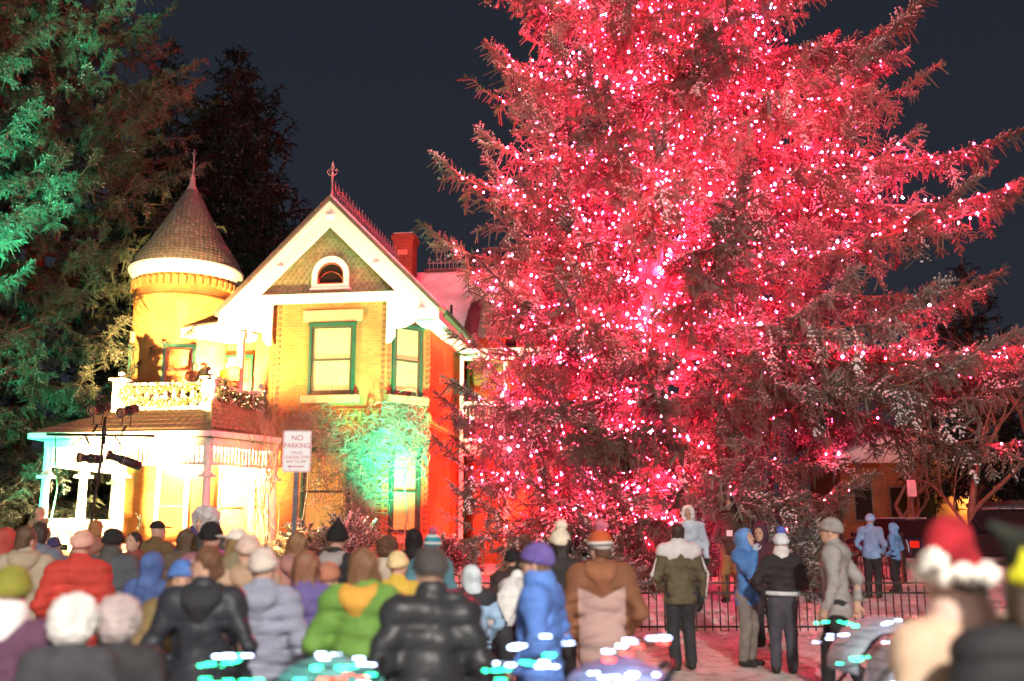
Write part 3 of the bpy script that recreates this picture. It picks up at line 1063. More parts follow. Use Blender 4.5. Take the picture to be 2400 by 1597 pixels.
floodlight((-13.2, 19.0, gz(-13.2, 19.0)), (-15.9, 27, 7.5), (.02, 1, .42), 3000, "lens_green", "green floodlight aimed up at the dark spruce", 60)
floodlight((-12.0, 18.0, gz(-12.0, 18.0)), (-15.2, 27, 14.5), (.02, 1, .42), 6000, "lens_green", "green floodlight aimed at the top left branches", 40)
floodlight((-12.9, 24.6, gz(-12.9, 24.6)), (-12.0, 26.6, 3.4), (.02, 1, .45), 3500, "lens_green", "green floodlight at the left porch column", 70)
floodlight((-2.9, 25.6, gz(-2.9, 25.6)), (-2.9, 28.8, 6.0), (.0, 1, .46), 15000, "lens_green", "green floodlight under the climbing vine", 74, blend=1.0)
floodlight(hw(5.8, 4.2, gz(*hw(5.8, 4.2, 0)[:2])), hw(2.7, 3.9, 4.3), (1, .022, .012), 9000, "lens_red", "red floodlight aimed at the side wall", 130)
floodlight(hw(4.6, 5.4, 7.63), hw(1.6, 9.5, 10.4), (1, .02, .24), 6000, "lens_red", "added magenta floodlight on the side porch roof tinting the rear roof", 130)  # added lamp, tints the rear roof like the glow of the tree lights
floodlight((-3.9, 23.0, gz(-3.9, 23.0)), (-.6, 21.0, 12.0), (.02, 1, .45), 7000, "lens_green", "green floodlight aimed at the tips of the lit spruce", 42)
lamp("porch_ceiling_lamp", "POINT", hw(-4.2, .6, 3.85), 9000, (1, .72, .36), size=.15)
lamp("porch_ceiling_lamp", "POINT", hw(-2.9, .4, 3.85), 3500, (1, .72, .36), size=.15)
floodlight((-10.8, 16.6, gz(-10.8, 16.6)), (-13.6, 26, 9.6), (.06, 1, .5), 75000, "lens_green", "narrow green floodlight picking out one bough of the dark spruce", 11)
floodlight((-11.6, 16.4, gz(-11.6, 16.4)), (-13.3, 27.5, 15.6), (.06, 1, .5), 60000, "lens_green", "narrow green floodlight picking out the highest boughs at the left", 12)
floodlight((-12.6, 16.8, gz(-12.6, 16.8)), (-14.2, 24.5, 4.6), (.06, 1, .5), 60000, "lens_green", "narrow green floodlight on the low boughs left of the porch", 12)

# ------------------------------------------------------------------ spruces
def make_spray(rng, n_side=6, needles=7, nl=.085, nw=.022, hang=0, droop=.18, snowp=.6):
    """foliage spray along +x, unit length, z up.  returns verts, tris, snow flag per vert"""
    V = []; S = []
    def shoot(a, b, cnt, l, snow):
        a = np.array(a); b = np.array(b)
        d = b - a; L = np.linalg.norm(d); d /= L
        u = np.cross(d, (0, 0, 1.0)); nu = np.linalg.norm(u)
        u = u / nu if nu > 1e-3 else np.array([0, 1.0, 0])
        w = np.cross(u, d)
        for i in range(cnt):
            t = (i + rng.random()) / cnt
            p = a + d * L * t
            ph = rng.random() * 6.283
            rad = u * math.cos(ph) + w * math.sin(ph)
            dd = d * .75 + rad * .8
            ll = l * rng.uniform(.8, 1.25) * (1 - .25 * t)
            side = np.cross(dd, rng.normal(size=3)); side /= max(1e-6, np.linalg.norm(side))
            V.extend([p - side * nw * .5, p + side * nw * .5, p + dd * ll]); S.extend([0, 0, 0])
        # fat core
        for (q, sg) in ((u, 1), (w, 1)):
            V.extend([a - q * nw * 1.15, a + q * nw * 1.15, b + q * nw * .6, a - q * nw * 1.15, b + q * nw * .6, b - q * nw * .6]); S.extend([0] * 6)
        if snow:
            for q in range(4):
                t = (q + rng.random()) / 4
                c = a + d * L * t + w * (nw + l * .34)
                g = l * rng.uniform(.35, .7)
                e1 = rng.normal(size=3) * np.array([1, 1, .35]); e1 *= g / np.linalg.norm(e1)
                e2 = np.cross(e1, (0, 0, 1.0)) + np.array([0, 0, g * rng.uniform(-.3, .3)])
                V.extend([c - e1, c + e2 * .8, c + e1]); S.extend([1, 1, 1])
                V.extend([c + e1, c - e2 * .8, c - e1]); S.extend([1, 1, 1])
    def ax(t):
        return np.array([t, .03 * math.sin(t * 5), -droop * t * t])
    k = 3
    for i in range(k):
        shoot(ax(i / k), ax((i + 1) / k), needles + 1, nl, rng.random() < snowp)
    for i in range(n_side):
        t = .05 + .85 * (i + .5) / n_side
        for s in (-1, 1):
            L = (.36 * (1 - .55 * t)) * rng.uniform(.7, 1.3)
            an = R(rng.uniform(30, 65)); ro = rng.normal() * .55
            p = ax(t)
            q = p + np.array([math.cos(an) * L, s * math.sin(an) * L * math.cos(ro), math.sin(an) * L * math.sin(ro) * s - L * rng.uniform(-.1, .5)])
            shoot(p, q, needles, nl * .9, rng.random() < snowp)
    for i in range(hang):
        t = rng.uniform(.1, .95)
        p = ax(t)
        q = p + np.array([rng.uniform(-.08, .12), rng.uniform(-.1, .1), -rng.uniform(.25, .55)])
        shoot(p, q, needles + 2, nl * .65, False)
    return np.array(V, np.float32), np.array(S, np.float32)


def place_sprays(templates, P, X, UP, SC_, tone, snow, idx):
    """instances -> merged arrays.  P pos, X axis dir, UP approx up, SC_ scale"""
    Vs = []; T = []; S = []
    X = X / np.linalg.norm(X, axis=1, keepdims=True)
    Y = np.cross(UP, X); ny = np.linalg.norm(Y, axis=1, keepdims=True)
    bad = ny[:, 0] < 1e-3
    Y[bad] = (0, 1, 0); ny[bad] = 1
    Y /= ny
    Z = np.cross(X, Y)
    for ti, (V, sf) in enumerate(templates):
        m = idx == ti
        if not m.any():
            continue
        A = np.stack([X[m], Y[m], Z[m]], 2) * SC_[m][:, None, None]
        W = np.einsum("nij,vj->nvi", A, V) + P[m][:, None, :]
        Vs.append(W.reshape(-1, 3))
        n = m.sum()
        T.append((tone[m][:, None] + np.random.default_rng(ti).uniform(-.15, .15, (1, len(V)))).clip(0, 1).repeat(1, 0).reshape(-1))
        S.append((snow[m][:, None] * sf[None, :]).reshape(-1))
    return np.concatenate(Vs), np.concatenate(T), np.concatenate(S)


def spruce(name, label, base, height, rad, zmin, nbr, mat, seed, group="spruces", spray_len=.8, step=.16, back=.45, detail=1.0,
           snowp=.6, snow_amt=1.0, dead=0, azr=None, trunk_r=.35, lean=(0, 0), hang=3, zmax_dense=99, tipup=.25, tier=0, extra=()):
    rng = np.random.default_rng(seed)
    bx, by, bz = base
    root = empty(name, base, 0, label, "tree", group)
    # trunk
    def tr(z):
        return np.array([lean[0] * z, lean[1] * z, z])
    mb = MB()
    zs = np.linspace(-.3, height, 14)
    mb.tube([tuple(tr(z)) for z in zs], [trunk_r * (1.35 if i == 0 else 1) * max(.04, 1 - z / height) for i, z in enumerate(zs)], 10)
    mb.build("trunk", M["bark"], root, True)
    limbs = MB()
    P = []; X = []; U = []; Sc = []; tone = []; snow = []
    lights = []
    DP = []
    specs = [(e[0], e[1], e[2]) for e in extra]
    tier_f = {}
    for bi in range(nbr):
        f = (bi + rng.random()) / nbr
        z0 = zmin + (height - zmin) * (f ** 1.15)
        az = bi * 2.39996 + rng.uniform(-.3, .3)
        tf = 1.0
        if tier:
            q = round(z0 / tier)
            z0 = q * tier + rng.normal() * .11
            tf = tier_f.setdefault((q, int((az % 6.283) / 1.05)), rng.uniform(.80, 1.04))
        Rz = rad(z0) * (azr(az, z0) if azr else 1.0)
        specs.append((az, z0, Rz * tf * (rng.uniform(.72, 1.0) if rng.random() < .9 else rng.uniform(1.0, 1.1))))
    for bi, (az, z0, L) in enumerate(specs):
        d = np.array([math.cos(az), math.sin(az), 0])
        if L < .25:
            continue
        isback = d[1] > .35
        low = max(0, 1 - z0 / 7.0)
        sag = L * (rng.uniform(.10, .24) + .20 * low)
        up = L * rng.uniform(-.02, .12)
        def br(t, d=d, L=L, sag=sag, up=up, z0=z0, ph=rng.uniform(0, 6)):
            side = np.array([-d[1], d[0], 0])
            return tr(z0) + d * L * t + side * .06 * L * math.sin(t * 3 + ph) + np.array([0, 0, up * t - sag * t ** 1.4 * 1.2 + min(L, 3.6) * tipup * t ** 5])
        ts = np.linspace(0, 1, 7)
        limbs.tube([tuple(br(t)) for t in ts], [.055 * L / 5 * (1.05 - t) + .008 for t in ts], 4)
        st = step * (1.6 if z0 > zmax_dense else 1.0) / (back if isback else 1.0)
        n = max(3, int(L / st))
        btone = rng.uniform(.1, .8)
        bsnow = rng.uniform(.4, 1.1)
        for i in range(n):
            t = .14 + .86 * ((i + rng.random()) / n)
            p = br(t); tg = br(min(1.02, t + .03)) - br(t - .03); tg /= np.linalg.norm(tg)
            lat = np.array([-tg[1], tg[0], 0]) * (1 if (i % 2) else -1)
            r = rng.random()
            lenf = spray_len * (.55 + .6 * math.sin(math.pi * (t * .6 + .2))) * rng.uniform(.65, 1.15) * min(1, .35 + L / 2.6)
            if t > .93:
                x = tg * 1.0 + np.array([0, 0, .25]) + lat * .2
            elif r < .62:
                x = tg * .75 + lat * rng.uniform(.5, 1.0) + np.array([0, 0, rng.uniform(-.35, .15)])
            elif r < .85:
                x = tg * .35 + lat * .35 + np.array([0, 0, -rng.uniform(.7, 1.3)])
            else:
                x = tg * .6 + lat * .2 + np.array([0, 0, rng.uniform(.4, .9)]); lenf *= .6
            P.append(p); X.append(x); U.append((rng.normal() * .35, rng.normal() * .35, 1)); Sc.append(lenf)
            tone.append(min(1, max(0, btone + rng.uniform(-.25, .25)))); snow.append(bsnow * rng.uniform(.5, 1.2) * snow_amt)
        lights.append((br, az, L, z0))
        for i in range(dead):
            t = rng.uniform(.05, .75)
            DP.append((br(t), rng.normal(size=3) * np.array([.5, .5, .3]) - np.array([0, 0, .6]), rng.uniform(.25, .6)))
    limbs.build("limbs", M["bark"], root, True)
    tem = [make_spray(rng, max(2, int(6.5 * detail)), max(4, int(9 * detail)), .066, .0165 / max(.4, detail), hang if i % 2 else hang + 2, .2, snowp) for i in range(6)]
    P = np.array(P); X = np.array(X); U = np.array(U); Sc = np.array(Sc); tone = np.array(tone); snow = np.array(snow)
    idx = rng.integers(0, 6, len(P))
    V, T, S = place_sprays(tem, P, X, U, Sc, tone, snow, idx)
    F = np.arange(len(V)).reshape(-1, 3)
    raw_mesh("crown", V, F, M[mat], root, uv=False, attrs={"tone": T, "snow": S})
    if DP:
        vs = []
        for p, d, l in DP:
            d = d / np.linalg.norm(d)
            s = np.cross(d, rng.normal(size=3)); s /= np.linalg.norm(s)
            vs += [p - s * .006, p + s * .006, p + d * l]
            for q in range(3):
                tt = rng.uniform(.2, .8); e = d + rng.normal(size=3) * .5; e /= np.linalg.norm(e)
                vs += [p + d * l * tt - s * .004, p + d * l * tt + s * .004, p + d * l * tt + e * l * .45]
        vs = np.array(vs)
        raw_mesh("dead_twigs", vs, np.arange(len(vs)).reshape(-1, 3), M["deadtwig"], root, uv=False)
    return root, lights, tr


def red_rad(z):
    return float(np.interp(z, [0, 1.5, 3, 6, 9, 13, 16, 21, 25], [3.4, 4.6, 5.2, 5.5, 5.75, 5.6, 5.1, 2.6, .2]))


def red_az(az, z):
    c = math.cos(az)
    f = 1.0 + (.21 if c > 0 else .26) * c
    if z < 3.6 and c > .35:
        f *= .78
    if z < 4.2 and math.sin(az) < -.4:
        f *= .70
    return f


RTX, RTY = 2.95, 21.2
rt, blights, rtr = spruce("lit_spruce", "huge frosted spruce wrapped in red and pink lights, right of the house", (RTX, RTY, gz(RTX, RTY) - .1), 25, red_rad, 1.25, 300,
                          "needles_red", 11, "big spruces", .8, .13, .42, 1.0, .7, 1.0, dead=30, azr=red_az, trunk_r=.42, lean=(.012, 0), hang=4, zmax_dense=15.5, tipup=.30, tier=.82,
                          extra=((-.15, 8.6, 7.9), (-.10, 8.3, 7.3), (-.22, 5.6, 8.0), (-.12, 5.3, 8.3), (-.30, 5.2, 7.4), (-.05, 5.9, 7.6), (-.2, 10.2, 7.3), (.05, 6.6, 6.9), (2.9, 9.2, 4.6), (3.2, 7.6, 4.6), (3.35, 3.4, 4.3), (3.5, 2.6, 4.4), (3.8, 2.3, 4.6), (4.1, 2.2, 4.2), (3.0, 4.4, 4.1), (3.3, 5.2, 4.1), (3.6, 4.2, 4.3), (3.9, 5.6, 4.4), (3.2, 6.3, 4.1), (3.5, 3.4, 4.2), (3.75, 6.8, 4.3), (4.2, 3.6, 4.5), (3.05, 2.6, 3.9), (3.45, 1.9, 4.0), (-.28, 4.6, 7.2), (-.4, 5.0, 6.8), (-.1, 4.7, 7.8), (-.6, 4.5, 6.2)))

# the string of red lights
rng = np.random.default_rng(77)
bulbs = []
for (br, az, L, z0) in blights:
    if z0 > 17:
        continue
    front = math.sin(az) < .45
    sp = .46 if front else .9
    c = math.cos(az)
    if z0 < 5.2 and c > .25:
        sp *= 3.2
    if z0 < 7.5 and c > .75:
        sp *= 1.7
    ph = rng.uniform(0, 6)
    side = np.array([-math.sin(az), math.cos(az), 0])
    tmax = .99
    if math.sin(az) < -.25 and rng.random() < .55:
        tmax = rng.uniform(.3, .6)
    for lane in range(3):
        t = rng.uniform(.04, .12) + lane * .05
        while t < tmax:
            j = rng.normal(size=3) * .035
            sw = (lane - 1) * (.10 + .38 * math.sin(math.pi * min(1, t * 1.05))) + .06 * math.sin(t * 16 + ph)
            p = br(t) + side * sw + j + np.array([0, -.05, .09 - .10 * abs(lane - 1) + .05 * math.sin(t * 23 + ph)])
            bulbs.append(p)
            t += sp / L * rng.uniform(.6, 1.5)
for i in range(230):      # wrapped round the trunk
    z = rng.uniform(1.5, 16); a = rng.uniform(math.pi * .8, math.pi * 2.2)
    bulbs.append(rtr(z) + np.array([math.cos(a), math.sin(a), 0]) * (.46 * (1 - z / 27) + .05))
bulbs = np.array(bulbs)
def ico(r):
    t = (1 + 5 ** .5) / 2
    v = np.array([(-1, t, 0), (1, t, 0), (-1, -t, 0), (1, -t, 0), (0, -1, t), (0, 1, t), (0, -1, -t), (0, 1, -t), (t, 0, -1), (t, 0, 1), (-t, 0, -1), (-t, 0, 1)], float)
    v *= r / np.linalg.norm(v[0])
    f = np.array([(0, 11, 5), (0, 5, 1), (0, 1, 7), (0, 7, 10), (0, 10, 11), (1, 5, 9), (5, 11, 4), (11, 10, 2), (10, 7, 6), (7, 1, 8), (3, 9, 4), (3, 4, 2), (3, 2, 6), (3, 6, 8), (3, 8, 9), (4, 9, 5), (2, 4, 11), (6, 2, 10), (8, 6, 7), (9, 8, 1)])
    return v, f
OCT = (np.array([(1, 0, 0), (-1, 0, 0), (0, 1, 0), (0, -1, 0), (0, 0, 1.3), (0, 0, -1.3)], float), np.array([(0, 2, 4), (2, 1, 4), (1, 3, 4), (3, 0, 4), (2, 0, 5), (1, 2, 5), (3, 1, 5), (0, 3, 5)]))
M["redbulb"] = emit_mat("red fairy bulb", (1, .010, .038), 1950)
M["pinkbulb"] = emit_mat("pink fairy bulb", (1, .06, .21), 1350)
M["violetbulb"] = emit_mat("violet fairy bulb", (.42, .36, 1), 150)
def bulb_mesh(name, pts, mat, parent, r=.0195):
    v, f = OCT
    n = len(pts)
    rr = np.exp(np.random.default_rng(5).normal(-.12, .38, n)).clip(.45, 1.9) * r
    V = (v[None] * rr[:, None, None] + pts[:, None, :]).reshape(-1, 3)
    F = (f[None] + (np.arange(n) * len(v))[:, None, None]).reshape(-1, 3)
    return raw_mesh(name, V, F, mat, parent, uv=False)
ls = empty("light_string", (RTX, RTY, gz(RTX, RTY) - .1), 0, "long string of glowing red and pink bulbs wound through the frosted spruce", "string lights")
dist = np.abs(bulbs[:, 1] + 6) + rng.uniform(0, 1.0, len(bulbs))
order = np.argsort(bulbs[:, 1])
near = [i for i in order if bulbs[i, 2] < 13.5][:100]
rest = np.array([i for i in range(len(bulbs)) if i not in set(near)])
one, onef = OCT
me0 = None
for q, i in enumerate(near):
    if me0 is None:
        b = bulb_mesh("bulb", np.zeros((1, 3)), M["redbulb"], ls, .028); me0 = b.data
    else:
        b = link("bulb", me0, ls)
    b.location = bulbs[i]
pk = rng.random(len(rest)) < .25
o1 = bulb_mesh("fairy_bulbs", bulbs[rest[~pk]], M["redbulb"], ls); o1["kind"] = "stuff"
o2 = bulb_mesh("pink_fairy_bulbs", bulbs[rest[pk]], M["pinkbulb"], ls); o2["kind"] = "stuff"
wires = MB()
for (br, az, L, z0) in blights[::2]:
    if z0 < 17 and math.sin(az) < .45:
        wires.tube([tuple(br(t) + np.array([.04 * math.sin(t * 40), .04 * math.cos(t * 33), .05])) for t in np.linspace(.05, .95, 12)], .006, 3)
wires.build("wire", M["black"], ls)
# a short violet strand high on the right
vs_ = empty("violet_light_string", (RTX, RTY, gz(RTX, RTY) - .1), 0, "short strand of violet bulbs hanging high in the frosted spruce", "string lights")
pts = np.array([(1.55 + .22 * math.sin(i * 1.9) + i * .014, -4.6 + .1 * math.cos(i * 2.3), 9.9 + i * .10) for i in range(26)])
m0 = None
for p in pts:
    if m0 is None:
        b = bulb_mesh("bulb", np.zeros((1, 3)), M["violetbulb"], vs_, .02); m0 = b.data
    else:
        b = link("bulb", m0, vs_)
    b.location = p
MB().tube([tuple(p) for p in pts], .006, 3).build("wire", M["black"], vs_)

# big dark spruce on the left
spruce("dark_spruce", "tall dark spruce at the left frame edge, patched with green floodlight", (-15.6, 31.5, gz(-15.6, 31.5)), 27,
       lambda z: float(np.interp(z, [0, 3, 8, 16, 22, 27], [6.3, 6.5, 6.2, 4.7, 2.4, .2])), .8, 340, "needles_left", 21, "big spruces", .78, .13, .4, 1.0, .6, .8, dead=5, hang=4, zmax_dense=20, trunk_r=.45, tier=1.15)
spruce("dark_spruce", "drooping dark spruce nearest the camera on the left, just beside the porch", (-16.3, 25.5, gz(-16.3, 25.5)), 25,
       lambda z: float(np.interp(z, [0, 3, 8, 16, 22, 25], [2.6, 3.0, 3.6, 3.4, 1.6, .1])), 1.0, 220, "needles_left", 22, "big spruces", .68, .11, .4, 1.0, .6, .9, dead=4, hang=4, zmax_dense=17, trunk_r=.3, tier=.95)
# spruces behind the house
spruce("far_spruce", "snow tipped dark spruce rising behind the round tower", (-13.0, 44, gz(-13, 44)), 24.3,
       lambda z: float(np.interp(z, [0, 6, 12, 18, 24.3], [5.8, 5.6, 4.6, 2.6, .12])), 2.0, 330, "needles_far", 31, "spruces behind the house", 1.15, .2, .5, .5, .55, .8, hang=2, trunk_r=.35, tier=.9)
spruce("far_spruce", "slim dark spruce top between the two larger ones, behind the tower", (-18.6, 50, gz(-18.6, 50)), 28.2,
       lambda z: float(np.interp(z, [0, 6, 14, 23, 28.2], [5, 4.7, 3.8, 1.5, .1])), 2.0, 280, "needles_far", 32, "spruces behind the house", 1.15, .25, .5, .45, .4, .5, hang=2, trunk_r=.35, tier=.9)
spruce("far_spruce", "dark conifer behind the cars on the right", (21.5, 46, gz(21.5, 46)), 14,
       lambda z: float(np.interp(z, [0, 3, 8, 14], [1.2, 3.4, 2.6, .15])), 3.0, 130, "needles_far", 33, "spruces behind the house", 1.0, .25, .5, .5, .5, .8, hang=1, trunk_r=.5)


# ------------------------------------------------------------------ leafless trees, sapling, vine
def bare_tree(name, label, base, h, seed, spread=.55, depth=5, r0=.16, cat="tree", group=None, mat="twig", lean=0.0, n0=1):
    rng = random.Random(seed)
    root = empty(name, base, 0, label, cat, group)
    tr = MB(); br = MB()
    def grow(p, d, L, r, k):
        n = 4
        path = [Vector(p)]
        dd = Vector(d)
        for i in range(n):
            dd = (dd + Vector((rng.gauss(0, .13), rng.gauss(0, .13), rng.gauss(0, .07) + .03))).normalized()
            path.append(path[-1] + dd * L / n)
        rs = [r * (1 - .42 * i / n) for i in range(n + 1)]
        (tr if k == 0 else br).tube(path, rs, 6 if k < 2 else (4 if k < 4 else 3))
        if k >= depth:
            return
        m = rng.choice((2, 3, 3)) if k else 4
        for i in range(m):
            t = rng.uniform(.45, 1.0) if i else 1.0
            q = path[0].lerp(path[-1], t) if t < 1 else path[-1]
            q = path[min(n, int(t * n))]
            side = Vector((rng.gauss(0, 1), rng.gauss(0, 1), rng.gauss(.25, .5))).normalized()
            grow(q, (dd * (1 - spread * .4) + side * spread).normalized(), L * rng.uniform(.6, .82), r * .55 * (1.05 - .3 * rng.random()), k + 1)
    for i in range(n0):
        grow((rng.uniform(-.2, .2) * (n0 > 1), rng.uniform(-.2, .2) * (n0 > 1), -.1), Vector((lean + rng.gauss(0, .12) * (n0 > 1), rng.gauss(0, .1) * (n0 > 1), 1)).normalized(), h * .34, r0 * (1 if i == 0 else .8), 0)
    tr.build("trunk", M[mat], root, True)
    br.build("branches", M[mat], root)
    return root
bare_tree("bare_tree", "leafless tree at the right edge, twigs against the night sky", (20.3, 38, gz(20.3, 38)), 13.5, 41, .6, 5, .22, group="leafless trees on the right")
bare_tree("bare_tree", "leafless tree just behind the frosted branches on the right", (16.4, 36, gz(16.4, 36)), 10.5, 44, .62, 5, .18, group="leafless trees on the right")
bare_tree("bare_tree", "low leafless tree in front of the lit yellow building", (16.2, 41, gz(16.2, 41)), 7.0, 46, .7, 5, .14, group="leafless trees on the right")
bare_tree("sapling", "tall thin leafless sapling in front of the balcony", (-6.35, 26.0, gz(-6.35, 26.0)), 6.6, 51, .35, 4, .035, "sapling", mat="vine", n0=5)
# trunk glimpsed under the crown
bare_tree("bare_tree", "bare brown trunk glimpsed under the lit spruce", (4.85, 25.0, gz(4.85, 25)), 8, 47, .5, 3, .2, group="leafless trees on the right", mat="bark")

# climbing vine on the facade: thousands of curling stems as one plant
def vine():
    rng = np.random.default_rng(9)
    root = empty("climbing_vine", hw(0, .2, gz(*hw(0, .2, 0)[:2])), -TH, "tangled leafless vine climbing the gable wall between the windows", "vine")
    z0 = gz(*hw(0, .2, 0)[:2])
    def surf(x):
        if x < 1.70:
            return np.array([x, FR]), np.array([0, -1.0])
        t = (x - 1.7) / 1.02
        return np.array([x, FR + t * 1.1]), np.array([.733, -.68])
    blobs = [(-.35, 4.5, .75, .45, 300), (.2, 3.9, .6, .45, 180), (1.0, 3.6, .45, .6, 190), (1.05, 2.7, .5, .7, 330), (1.35, 4.1, .45, .35, 160), (2.0, 4.6, .5, .5, 330), (2.1, 4.0, .45, .5, 230), (-.9, 4.7, .4, .25, 70), (2.2, 5.2, .25, .3, 40), (1.1, 1.8, .5, .6, 200), (-.2, 3.2, .5, .7, 70)]
    mb_v = []; mb_f = []
    for (cx, cz, rx, rz, n) in blobs:
        for i in range(n):
            x = cx + rng.normal() * rx * .55; z = cz + rng.normal() * rz * .6
            a = rng.uniform(-math.pi, math.pi); L = rng.uniform(.25, .7); curl = rng.normal() * 3.0
            out = abs(rng.normal()) * .12 + .02
            path = []
            st = 6
            for k in range(st + 1):
                q, nrm = surf(min(2.65, max(-1.5, x)))
                bulge = out * math.sin(math.pi * (k + .5) / (st + 1)) + .03
                path.append(np.array([q[0] + nrm[0] * bulge, q[1] + nrm[1] * bulge - .02, z]))
                x += math.cos(a) * L / st; z += math.sin(a) * L / st - .008
                a += curl * L / st + rng.normal() * .25
            r = rng.uniform(.006, .012)
            for k in range(st):
                p, q = path[k], path[k + 1]
                d = q - p; d /= np.linalg.norm(d)
                u = np.cross(d, (0, 1, 0)); u /= max(1e-6, np.linalg.norm(u)); w2 = np.cross(d, u)
                o = len(mb_v)
                for s in (p, q):
                    mb_v.extend([s + u * r, s - u * r * .5 + w2 * r * .87, s - u * r * .5 - w2 * r * .87])
                mb_f.extend([(o, o + 1, o + 4, o + 3), (o + 1, o + 2, o + 5, o + 4), (o + 2, o, o + 3, o + 5)])
    V = np.array(mb_v) - np.array([0, .2, z0])
    raw_mesh("stems", V, np.array(mb_f), M["vine"], root, uv=False)
    mb = MB()
    for (x, top) in ((1.1, 3.4), (2.2, 4.4), (-.5, 4.4)):
        q, nrm = surf(x)
        mb.tube([(q[0] + nrm[0] * .06 + .06 * math.sin(k * 1.7 + x), q[1] + nrm[1] * .06 - .2 - .04, k * (top - .6) / 8) for k in range(9)], [.03 - .002 * k for k in range(9)], 6)
    mb.build("main_stem", M["vine"], root, True)
vine()

# garland on the balcony rail
def garland():
    rng = np.random.default_rng(15)
    root = empty("garland", hw(bal_c[0], bal_c[1], ZB), -TH, "evergreen garland with warm bulbs swagged along the balcony railing", "garland")
    o = np.array([bal_c[0], bal_c[1], ZB])
    P = []; X = []; B = []
    def swag(a, b, za, zb, sag, n, off):
        for i in range(n):
            t = (i + .5) / n
            p = np.array([a[0] + (b[0] - a[0]) * t, a[1] + (b[1] - a[1]) * t, za + (zb - za) * t - sag * 4 * t * (1 - t)]) + np.array(off)
            for k in range(4):
                P.append(p + rng.normal(size=3) * .03); X.append(rng.normal(size=3) * np.array([1, .7, .8]) + np.array([0, -.3, -.2]))
            if i % 3 == 0:
                B.append(p + np.array([off[0] * .6, off[1] * .6, .02]) + rng.normal(size=3) * .04)
    of = (0, -.1, 0); of2 = (.1, -.02, 0)
    swag(bal_l, bal_c, ZB + .62, ZB + .70, .06, 44, of)
    swag(bal_l, bal_c, ZB + .45, ZB + .42, .22, 44, of)
    swag(bal_c, bal_r, ZB + .68, ZB + .66, .10, 40, of2)
    swag(bal_c, bal_r, ZB + .45, ZB + .5, .12, 30, of2)
    P = np.array(P) - o; X = np.array(X); n = len(P)
    tem = [make_spray(rng, 2, 5, .3, .07, 0, .1, .3) for i in range(3)]
    V, T, S = place_sprays(tem, P, X, np.tile([.1, .05, 1.0], (n, 1)), rng.uniform(.12, .2, n), rng.uniform(0, 1, n), np.ones(n), rng.integers(0, 3, n))
    raw_mesh("greenery", V, np.arange(len(V)).reshape(-1, 3), M["garland"], root, uv=False, attrs={"tone": T, "snow": S})
    M["warmbulb"] = emit_mat("warm fairy bulb", (1, .7, .3), 22)
    m0 = None
    for p in np.array(B) - o:
        if m0 is None:
            b = bulb_mesh("bulb", np.zeros((1, 3)), M["warmbulb"], root, .022); m0 = b.data
        else:
            b = link("bulb", m0, root)
        b.location = p
garland()
M["globe"] = emit_mat("glowing globe", (1, .86, .6), 5)
# big glowing ball ornament at the balcony corner
gl = empty("globe_lamp", hw(bal_c[0] + .06, bal_c[1] - .3, ZB + .62), -TH, "glowing white globe fixed at the balcony corner", "lamp")
MB().lathe([(.01, -.17), (.1, -.145), (.16, -.07), (.17, 0), (.16, .07), (.1, .145), (.01, .17)], 20).build("globe", M["globe"], gl, True)
MB().lathe([(.05, .16), (.05, .22)], 10).tube([(0, 0, .2), (0, .15, .22)], .015).build("bracket", M["black"], gl)

# snowy shrubs by the house foot
def shrub(label, X, Y, rx, rz, seed, n=260, mat="needles_red"):
    rng = np.random.default_rng(seed)
    root = empty("shrub", (X, Y, gz(X, Y) - .05), 0, label, "shrub", "snowy shrubs along the house")
    a = rng.uniform(0, 6.283, n); u = rng.uniform(.1, 1, n) ** .6; ph = rng.uniform(.05, 1.5, n)
    P = np.stack([np.cos(a) * np.cos(ph) * rx * u, np.sin(a) * np.cos(ph) * rx * u, np.sin(ph) * rz * u], 1)
    X_ = P * np.array([1, 1, .8]) + rng.normal(size=(n, 3)) * .25 + np.array([0, 0, .15])
    tem = [make_spray(rng, 4, 6, .12, .03, 1, .2, .9) for i in range(4)]
    V, T, S = place_sprays(tem, P, X_, np.tile([.05, .05, 1.0], (n, 1)), rng.uniform(.3, .55, n), rng.uniform(0, 1, n), np.full(n, 1.2), rng.integers(0, 4, n))
    mb = MB()
    for i in range(7):
        b = i * .9
        mb.tube([(0, 0, 0), (math.cos(b) * rx * .4, math.sin(b) * rx * .4, rz * .5), (math.cos(b) * rx * .7, math.sin(b) * rx * .7, rz * .8)], .02, 4)
    mb.build("stems", M["twig"], root)
    raw_mesh("foliage", V, np.arange(len(V)).reshape(-1, 3), M[mat], root, uv=False, attrs={"tone": T, "snow": S})
shrub("snow covered shrub glaring white in the floodlight below the vine", -4.2, 25.9, .95, 1.25, 1)
shrub("snowy shrub just left of the brightest one at the house foot", -5.5, 26.2, .6, 1.0, 2)
shrub("snowy low shrub at the corner of the red side wall", -1.6, 25.5, .8, .7, 3)
shrub("frosted shrub under the right side of the lit spruce", 5.6, 20.2, 1.0, 1.25, 4)
shrub("dim frosted shrub left of the lit spruce trunk", 1.2, 19.4, 1.15, 1.05, 5)

